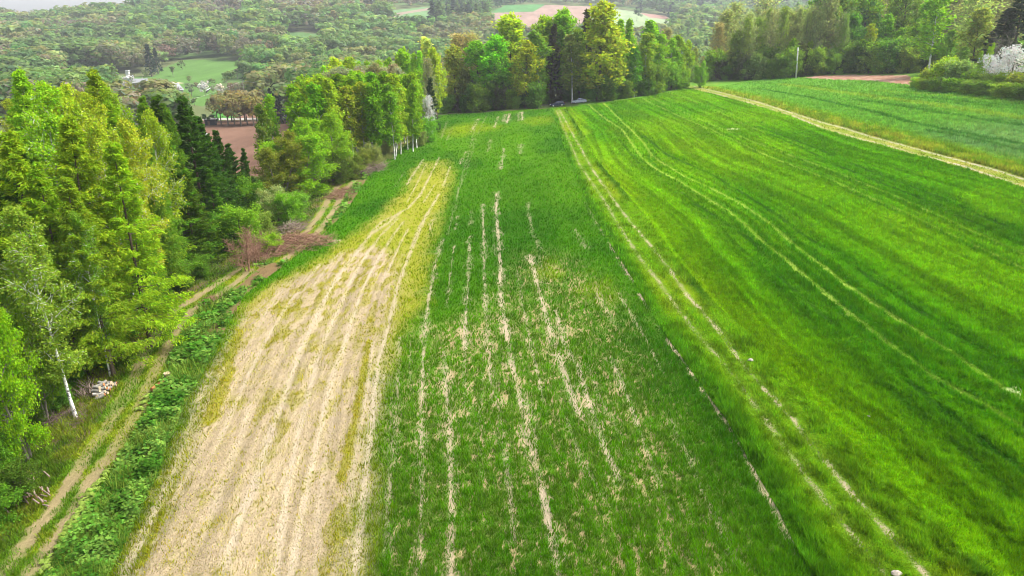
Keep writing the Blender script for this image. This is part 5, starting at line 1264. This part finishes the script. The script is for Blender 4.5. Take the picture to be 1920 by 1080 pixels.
for nm, p, lb in (("utility_pole", Lp, "wooden utility pole at the left end of the cable, among the gardens"), ("utility_pole", Rp, "wooden utility pole at the right end of the cable, hidden by the birch grove")):
    gz_ = float(terrain(p.x, p.y)); e = thing(nm, (p.x, p.y, gz_), lb, "pole"); cyl("shaft", (0, 0, -.2), (0, 0, p.z - gz_ + .3), .15, .11, M_POLEW, e); boxes("crossarm", [(0, .16, p.z - gz_ - .1, 1.4, .12, .12)], M_POLEW, e)

# ------------------------------------------------------------------ parked cars
M_GLASS = simple("car_glass", (.02, .025, .035), .06, .6, var=.02); M_TYRE = simple("tyre_rubber", (.02, .02, .02), .8, .2, var=.05); M_RIM = simple("rim_metal", (.6, .6, .62), .3, .5, metal=.7, var=.05)
M_LAMP = simple("headlamp_lens", (.75, .77, .8), .1, .6, var=.02); M_TAIL = simple("tail_lamp_lens", (.35, .01, .01), .2, .5, var=.02); M_PLATE = simple("number_plate", (.75, .75, .72), .5, .3, var=.03)
def car(loc, rot, label, paint, prof, roof, L=4.4, W=1.78, pitch=0):
    """car facing local +X: prof = side outline of the body, roof = outline of the cabin"""
    e = thing("parked_car", loc, label, "car", rot); e.rotation_euler = (0, pitch, rot)
    def loft(pts, ws, m, name, par, nseg=1):
        V, F = [], []
        n = len(pts)
        for (px, pz), w in zip(pts, ws): V += [(px, -w, pz), (px, w, pz)]
        for i in range(n): j = (i + 1) % n; F.append((2 * i, 2 * j, 2 * j + 1, 2 * i + 1))
        F.append(tuple(2 * i for i in range(n))[::-1]); F.append(tuple(2 * i + 1 for i in range(n)))
        o = poly_obj(name, V, F, m, par)
        bv = o.modifiers.new("soft", 'BEVEL'); bv.width = .06; bv.segments = 2; bv.limit_method = 'ANGLE'
        for p in o.data.polygons: p.use_smooth = False
        return o
    hw = W / 2
    body = loft(prof, [hw - (.10 if abs(px) > L * .47 else 0) - (.05 if pz > .85 else 0) for px, pz in prof], paint, "body", e)
    cab = loft(roof, [hw - .10 if pz < 1.0 else hw - .27 for px, pz in roof], paint, "cabin", e)
    (bx, bz), (cx, cz), (dx, dz), (ex, ez) = roof[0], roof[1], roof[2], roof[3]
    def glass(name, q): poly_obj(name, q, [(0, 1, 2, 3)], M_GLASS, e)
    def lerp(a, b, t): return a + (b - a) * t
    # windscreen (front slope ex->dx), rear window (bx->cx), side windows: panes a little proud of the cabin
    for nm, (x0, z0), (x1, z1), s in (("windscreen", (ex, ez), (dx, dz), 1), ("rear_window", (bx, bz), (cx, cz), -1)):
        nx, nz = (z1 - z0) * s, -(x1 - x0) * s; q = math.hypot(nx, nz); nx, nz = abs(nx) / q * s * .02, abs(nz) / q * .02
        A0 = (lerp(x0, x1, .12) + nx, lerp(z0, z1, .12) + nz); A1 = (lerp(x0, x1, .88) + nx, lerp(z0, z1, .88) + nz)
        w0, w1 = hw - .24, hw - .36
        glass(nm, [(A0[0], -w0, A0[1]), (A0[0], w0, A0[1]), (A1[0], w1, A1[1]), (A1[0], -w1, A1[1])])
    for sy in (-1, 1):
        for (f0, f1) in ((.08, .48), (.53, .92)):
            zb, zt_ = bz + .07, cz - .08
            tb, tt = (zb - bz) / (cz - bz), (zt_ - bz) / (cz - bz)
            xb0, xb1 = lerp(bx, cx, tb), lerp(ex, dx, tb); xt0, xt1 = lerp(bx, cx, tt), lerp(ex, dx, tt)
            yb, yt = lerp(hw - .10, hw - .27, tb) + .015, lerp(hw - .10, hw - .27, tt) + .015
            glass("side_window", [(lerp(xb0, xb1, f0), sy * yb, zb), (lerp(xb0, xb1, f1), sy * yb, zb), (lerp(xt0, xt1, f1), sy * yt, zt_), (lerp(xt0, xt1, f0), sy * yt, zt_)])
        boxes("door_handle", [(-.15, sy * (hw + .012), .80, .18, .03, .04)], M_RIM, e)
        boxes("wing_mirror", [(ex - .25, sy * (hw + .07), bz + .08, .14, .2, .13)], paint, e)
        boxes("headlight", [(L / 2 - .09, sy * (hw - .34), .68, .16, .38, .15)], M_LAMP, e); boxes("tail_light", [(-L / 2 + .07, sy * (hw - .30), .80, .14, .34, .17)], M_TAIL, e)
        for wx in (-L * .29, L * .305):
            wh = bpy.data.objects.new("wheel", None); C.objects.link(wh); wh.parent = e; wh.location = (wx, sy * (hw - .10), .32)
            cyl("tyre", (0, -.11, 0), (0, .11, 0), .32, .32, M_TYRE, wh, 18); cyl("rim", (0, -.118, 0), (0, .118, 0), .21, .21, M_RIM, wh, 14)
    boxes("bumper", [(L / 2 - .02, 0, .42, .10, W - .35, .16)], M_TYRE, e); boxes("number_plate", [(L / 2 + .045, 0, .45, .02, .52, .11)], M_PLATE, e)
    return e
prof = [(-2.18, .34), (-2.2, .62), (-2.12, .90), (-1.7, .95), (.95, .92), (1.75, .80), (2.12, .66), (2.2, .48), (2.14, .28), (1.72, .24), (1.64, .44), (1.34, .56), (1.04, .44), (.96, .24), (-.90, .24), (-.98, .44), (-1.28, .56), (-1.58, .44), (-1.66, .24), (-2.05, .26)]
roof_h = [(-2.02, .93), (-1.45, 1.46), (.10, 1.49), (1.05, .90)]; roof_s = [(-1.75, .93), (-.80, 1.40), (.15, 1.43), (1.10, .88)]
M_NAVY = simple("navy_car_paint", (.018, .022, .055), .22, .5, var=.04); M_SILV = simple("silver_blue_car_paint", (.36, .40, .48), .25, .5, metal=.2, var=.04)
def car_at(u, v, turn, *a):
    x, y, z = gpt(u, v); z2 = float(terrain(x + 1, y)); z1 = float(terrain(x - 1, y))
    return car((x, y, z + .05), math.pi + turn, *a, pitch=math.atan2(z2 - z1, 2))
car_at(1045, 199.3, .10, "dark navy hatchback parked facing left at the foot of the copse", M_NAVY, prof, roof_h)
car_at(1086, 193.4, .10, "silver blue saloon parked behind the navy hatchback, uphill", M_SILV, prof, roof_s)

# ------------------------------------------------------------------ firewood, brushwood, stumps, stones, broad leaved plants
M_LOGBARK = simple("grey_white_log_bark", (.25, .235, .205), .9, .1, var=.45, scale=9, bump=.3); M_LOGEND = simple("cut_wood", (.40, .30, .20), .8, .2, var=.25, scale=8); M_LOGRED = simple("fresh_cut_alder", (.34, .14, .055), .8, .2, var=.25, scale=8); M_TWIG = simple("dry_twigs", (.20, .155, .12), .9, .1, var=.3, scale=6); M_TWIGR = simple("red_brown_twigs", (.22, .125, .085), .9, .1, var=.3, scale=6); M_TWIGP = simple("dark_purple_twigs", (.11, .075, .07), .9, .1, var=.3, scale=6)
M_STONE = simple("field_stone", (.30, .26, .21), .9, .2, var=.2, scale=5)
def log(name, p, d, L, r, bark, end, label=None, cat=None, group=None):
    d = Vector(d).normalized(); p = Vector(p)
    e = bpy.data.objects.new(name, None); C.objects.link(e); e.location = p
    tag(e, label, cat, group)
    k_ = random.uniform(-.06, .06)
    T = TreeMesh(3); T.tube([tuple(d * -L / 2), tuple(d * -L * .1 + Vector((0, 0, k_ * L))), tuple(d * L * .2), tuple(d * L / 2)], [r, r * .97, r * .94, r * .9], 10)
    bo = poly_obj("bark", [tuple(v) for v in np.vstack(T.wv)], [tuple(f) for f in np.vstack(T.wf)], bark, e)
    for s_ in (-1, 1): cyl("cut_end", tuple(d * s_ * (L / 2 - .02)), tuple(d * s_ * (L / 2 + .012)), r * .95, r * .92, end, e, 10)
    return e
wx_, wy_, wz_ = gpt(192, 738)
ll = np.random.RandomState(4)
nlg = 0
for layer, nrow in enumerate((9, 7, 6, 4)):
    for i in range(nrow):
        yy = wy_ - .75 + i * .24 + layer * .12; xx = wx_ + .15 + ll.uniform(-.12, .12) - .05 * layer
        a_ = ll.uniform(-1.1, 1.1) + .5
        red = (i + layer) % 4 == 0
        log("firewood_log", (xx, yy, float(terrain(xx, yy)) + .12 + layer * .2), (math.cos(a_), math.sin(a_) * .6, ll.uniform(-.35, .35)), ll.uniform(.5, .85), ll.uniform(.09, .13), M_LOGBARK, M_LOGRED if red else M_LOGEND,
            "white barked log with orange red cut end in the firewood stack" if red else "white barked log with pale cut end in the firewood stack", "log", "logs of the firewood stack")
def brush(loc, sx, sy, sz, n, L, m, label, seed, r0=.014, name="brushwood_pile", along=None, cat="brushwood"):
    r = np.random.RandomState(seed); T = TreeMesh(seed)
    for i in range(n):
        a_ = r.rand() * 6.283; q = math.sqrt(r.rand()); px, py = math.cos(a_) * q * sx, math.sin(a_) * q * sy
        zg = float(terrain(loc[0] + px, loc[1] + py)) - loc[2]
        pz = zg + r.rand() * sz * (1 - q * .75) + .03
        az = r.rand() * 6.283 if along is None else along + r.uniform(-.45, .45); el = r.uniform(-.15, .6) if along is None else r.uniform(-.25, .25)
        d = np.array((math.cos(az) * math.cos(el), math.sin(az) * math.cos(el), math.sin(el))) * L * r.uniform(.4, 1.1)
        p = np.array((px, py, pz)); mid = p + d * .5 + r.randn(3) * .06 * L
        T.tube([p, mid, p + d], [r0 * r.uniform(.8, 1.8), r0, r0 * .4], 3)
    o = poly_obj(name, [tuple(v) for v in np.vstack(T.wv)], [tuple(f) for f in np.vstack(T.wf)], m); o.location = loc
    return tag(o, label, cat)
p = gpt(172, 742); brush(p, .9, .8, .7, 130, 1.5, M_TWIG, "heap of grey branches leaning beside the stacked firewood", 1, .022, along=2.4)
p = gpt(118, 790); brush(p, 1.3, 1.0, .6, 120, 1.2, M_TWIGP, "dark tangle of twigs under the bottom left leafy tree", 2, .012)
p = gpt(545, 462); brush(p, 5.2, 3.4, 1.6, 1100, 1.7, M_TWIGR, "large reddish brown brushwood heap at the bend of the forest track", 3, .02)
p = gpt(500, 478); brush(p, 2.6, 2.2, 1.5, 420, 1.6, M_TWIGR, "brown brushwood beside the small yellow leaved bush", 4, .018)
p = gpt(690, 318); brush(p, 3.2, 4.6, 1.3, 600, 2.2, M_TWIG, "grey branch heap between the upper track and the field", 5, .03)
p = gpt(665, 332); brush(p, 2.6, 2.2, 1.4, 420, 1.6, M_TWIGP, "dark purple twig heap at the lower end of the grey branch heap", 6, .03)
p = gpt(640, 365); brush(p, 2.0, 4.5, .7, 420, 1.6, M_TWIGR, "low strewn brown brushwood along the right side of the upper track", 7, .02)
p = gpt(396, 566); brush(p, .9, .9, .7, 170, .9, M_TWIGR, "small brown twig heap in the weeds right of the track", 8, .014)
p = gpt(715, 290); brush(p, 3.0, 3.0, 1.0, 300, 2.2, M_TWIG, "pale dry branch heap at the top of the upper track", 9, .03)
p = gpt(548, 432); brush(p, 1.8, 1.6, 1.2, 200, 1.8, M_TWIG, "grey dead branches above the large brown heap", 10, .022)
add_kind("bare_shrub", [grow(131, H=4, tr=.07, lo=.1, Rw=2.2, prof=dome, nb=40, el0=20, el1=70, ns=16, sl=.5, planar=False, nl=0, bdraw=.35, twigs=True, stems=3, lean=.3, outer=.2, rough=.15)], M_TWIGR, H=4.0)
x, y, z = gpt(466, 508); plant("bare_shrub", x, y, 4.2, (1, 1, 1), "leafless red brown shrub with dark stem at the track bend", None, cat="shrub", jit=0)
x, y, z = gpt(482, 492); plant("bare_shrub", x, y, 3.2, (1, 1, 1), "leafless brown shrub right behind the dark stemmed one", None, cat="shrub", jit=0)
for (u0, v0, u1, v1, r, lb) in [(702, 300, 736, 280, .14, "long whitish fallen trunk beside the upper track"), (712, 303, 728, 288, .09, "second whitish fallen stem beside the long one"), (640, 320, 655, 317, .14, "short white log at the foot of the right round tree"), (505, 449, 548, 438, .05, "thin fallen pole lying over the brown brushwood")]:
    a = Vector(gpt(u0, v0)); b = Vector(gpt(u1, v1)); log("fallen_log", (a + b) / 2 + Vector((0, 0, .35 if r < .06 else .16)), b - a, (b - a).length, r, M_CONC if r > .06 else M_GREYBARK, M_LOGEND, lb, "log")
a = Vector(gpt(286, 736)); b = Vector(gpt(312, 716)); log("fallen_log", (a + b) / 2 + Vector((0, 0, .22)), b - a, (b - a).length, .15, M_LOGRED, M_LOGRED, "orange fallen log in the weeds right of the forest track", "log")
p = gpt(314, 714); e = thing("tree_stump", p, "cut tree stump with pale top beside the orange fallen log", "stump"); cyl("bark", (0, 0, -.1), (.06, 0, .62), .30, .24, M_BARK, e, 14); cyl("cut_top", (.06, 0, .615), (.062, 0, .65), .235, .23, M_LOGEND, e, 14)
for i in range(40):
    u, v = ll.uniform(0, 95), 0; v = 950 - .28 * u + ll.uniform(-28, 28)
    x, y, z = gpt(u, v); a_ = ll.uniform(-.3, .3) + 2.5
    log("split_log", (x, y, z + .1 + ll.uniform(0, .5)), (math.cos(a_), math.sin(a_), ll.uniform(-.15, .15)), ll.uniform(.4, .7), ll.uniform(.03, .05), M_TWIG, M_TWIGR, "split brown log in the low wood pile at the lower left track edge", "log", "split logs at the lower left")
V0 = [(math.cos(a) * math.cos(b), math.sin(a) * math.cos(b), math.sin(b)) for b in np.linspace(-1.2, 1.2, 5) for a in np.arange(8) * math.pi / 4]
F0 = [(j * 8 + i, j * 8 + (i + 1) % 8, (j + 1) * 8 + (i + 1) % 8, (j + 1) * 8 + i) for j in range(4) for i in range(8)] + [tuple(range(7, -1, -1)), tuple(range(32, 40))]
for i, (u, v, r, lb) in enumerate([(1407, 677, .16, "flat pinkish stone beside the right rut of the grassy strip"), (1628, 783, .07, "small pale stone in the yellowish margin of the right field"), (1680, 1078, .17, "pale stone cut by the bottom edge between the two ruts")]):
    x, y, z = gpt(u, v); V = [tuple(np.array(q) * r * ll.uniform(.75, 1.15) * np.array((1.4, 1, .6))) for q in V0]
    o = poly_obj("field_stone", V, F0, M_STONE); o.location = (x, y, z + .09); tag(o, lb, "stone")
def broad_plant(loc, sz, col, label, group, seed):
    r = np.random.RandomState(seed); e = thing("broad_leaved_plant", loc, label, "plant", r.rand() * 6, group)
    T = TreeMesh(seed); V, F, cc = [], [], []
    for i in range(11):
        a_ = r.rand() * 6.283; q = r.uniform(.1, 1) * sz; h = sz * r.uniform(.35, .9) * (1.1 - q / sz * .5); c = np.array((math.cos(a_) * q, math.sin(a_) * q, h))
        T.tube([(0, 0, 0), c * (.5, .5, .8), c], [.02, .015, .01], 4)
        n = len(V); w = sz * r.uniform(.22, .42); s_ = r.uniform(.7, 1.3); nn = 9
        V.append(tuple(c)); cc.append(np.array((1, 1, 1)) * s_)
        for k_ in range(nn):
            t = k_ / nn * 6.283; rad_ = w * (1 if k_ else .5); V.append(tuple(c + np.array((math.cos(t + a_) * rad_, math.sin(t + a_) * rad_, -.25 * w * (1 + math.cos(t)) + .1 * w * r.randn())))); cc.append(np.array((1, 1, 1)) * s_)
        F += [(n, n + 1 + k_, n + 1 + (k_ + 1) % nn) for k_ in range(nn)]
    st = poly_obj("stems", [tuple(v) for v in np.vstack(T.wv)], [tuple(f) for f in np.vstack(T.wf)], M_TWIG, e)
    lf = obj("leaves", mesh_from("leaves", V, np.array(F), M_GRASS, np.array(cc)), e); lf.color = (*col, 1)
for i, (u, v) in enumerate([(95, 1052), (112, 1030), (122, 1012), (136, 1000), (142, 985), (155, 962), (162, 948), (170, 930), (178, 915), (92, 1068), (148, 972), (265, 768), (290, 742), (278, 752), (300, 730), (190, 905), (200, 890)]):
    x, y, z = gpt(u, v); broad_plant((x, y, z), ll.uniform(.35, .55), (.24, .34, .06), "pale green broad leaved plant at the right edge of the forest track" if i < 11 or i > 14 else "pale green broad leaved plant below the orange fallen log", "broad leaved plants along the track", 300 + i)

# ------------------------------------------------------------------ the air
V, F = box_vf(0, 0, 70, 7000, 7000, 190)
hz = poly_obj("haze", V, F, bpy.data.materials.new("haze_air")); tag(hz, "thin pale spring haze over the valley", "haze", kind="stuff")
hm = hz.data.materials[0]; hm.use_nodes = True; nt = hm.node_tree; nt.nodes.remove(nt.nodes["Principled BSDF"])
pvn = nt.nodes.new("ShaderNodeVolumePrincipled"); pvn.inputs["Color"].default_value = (.86, .90, .95, 1); pvn.inputs["Density"].default_value = .00017; pvn.inputs["Anisotropy"].default_value = .2
nt.links.new(pvn.outputs[0], nt.nodes["Material Output"].inputs["Volume"])
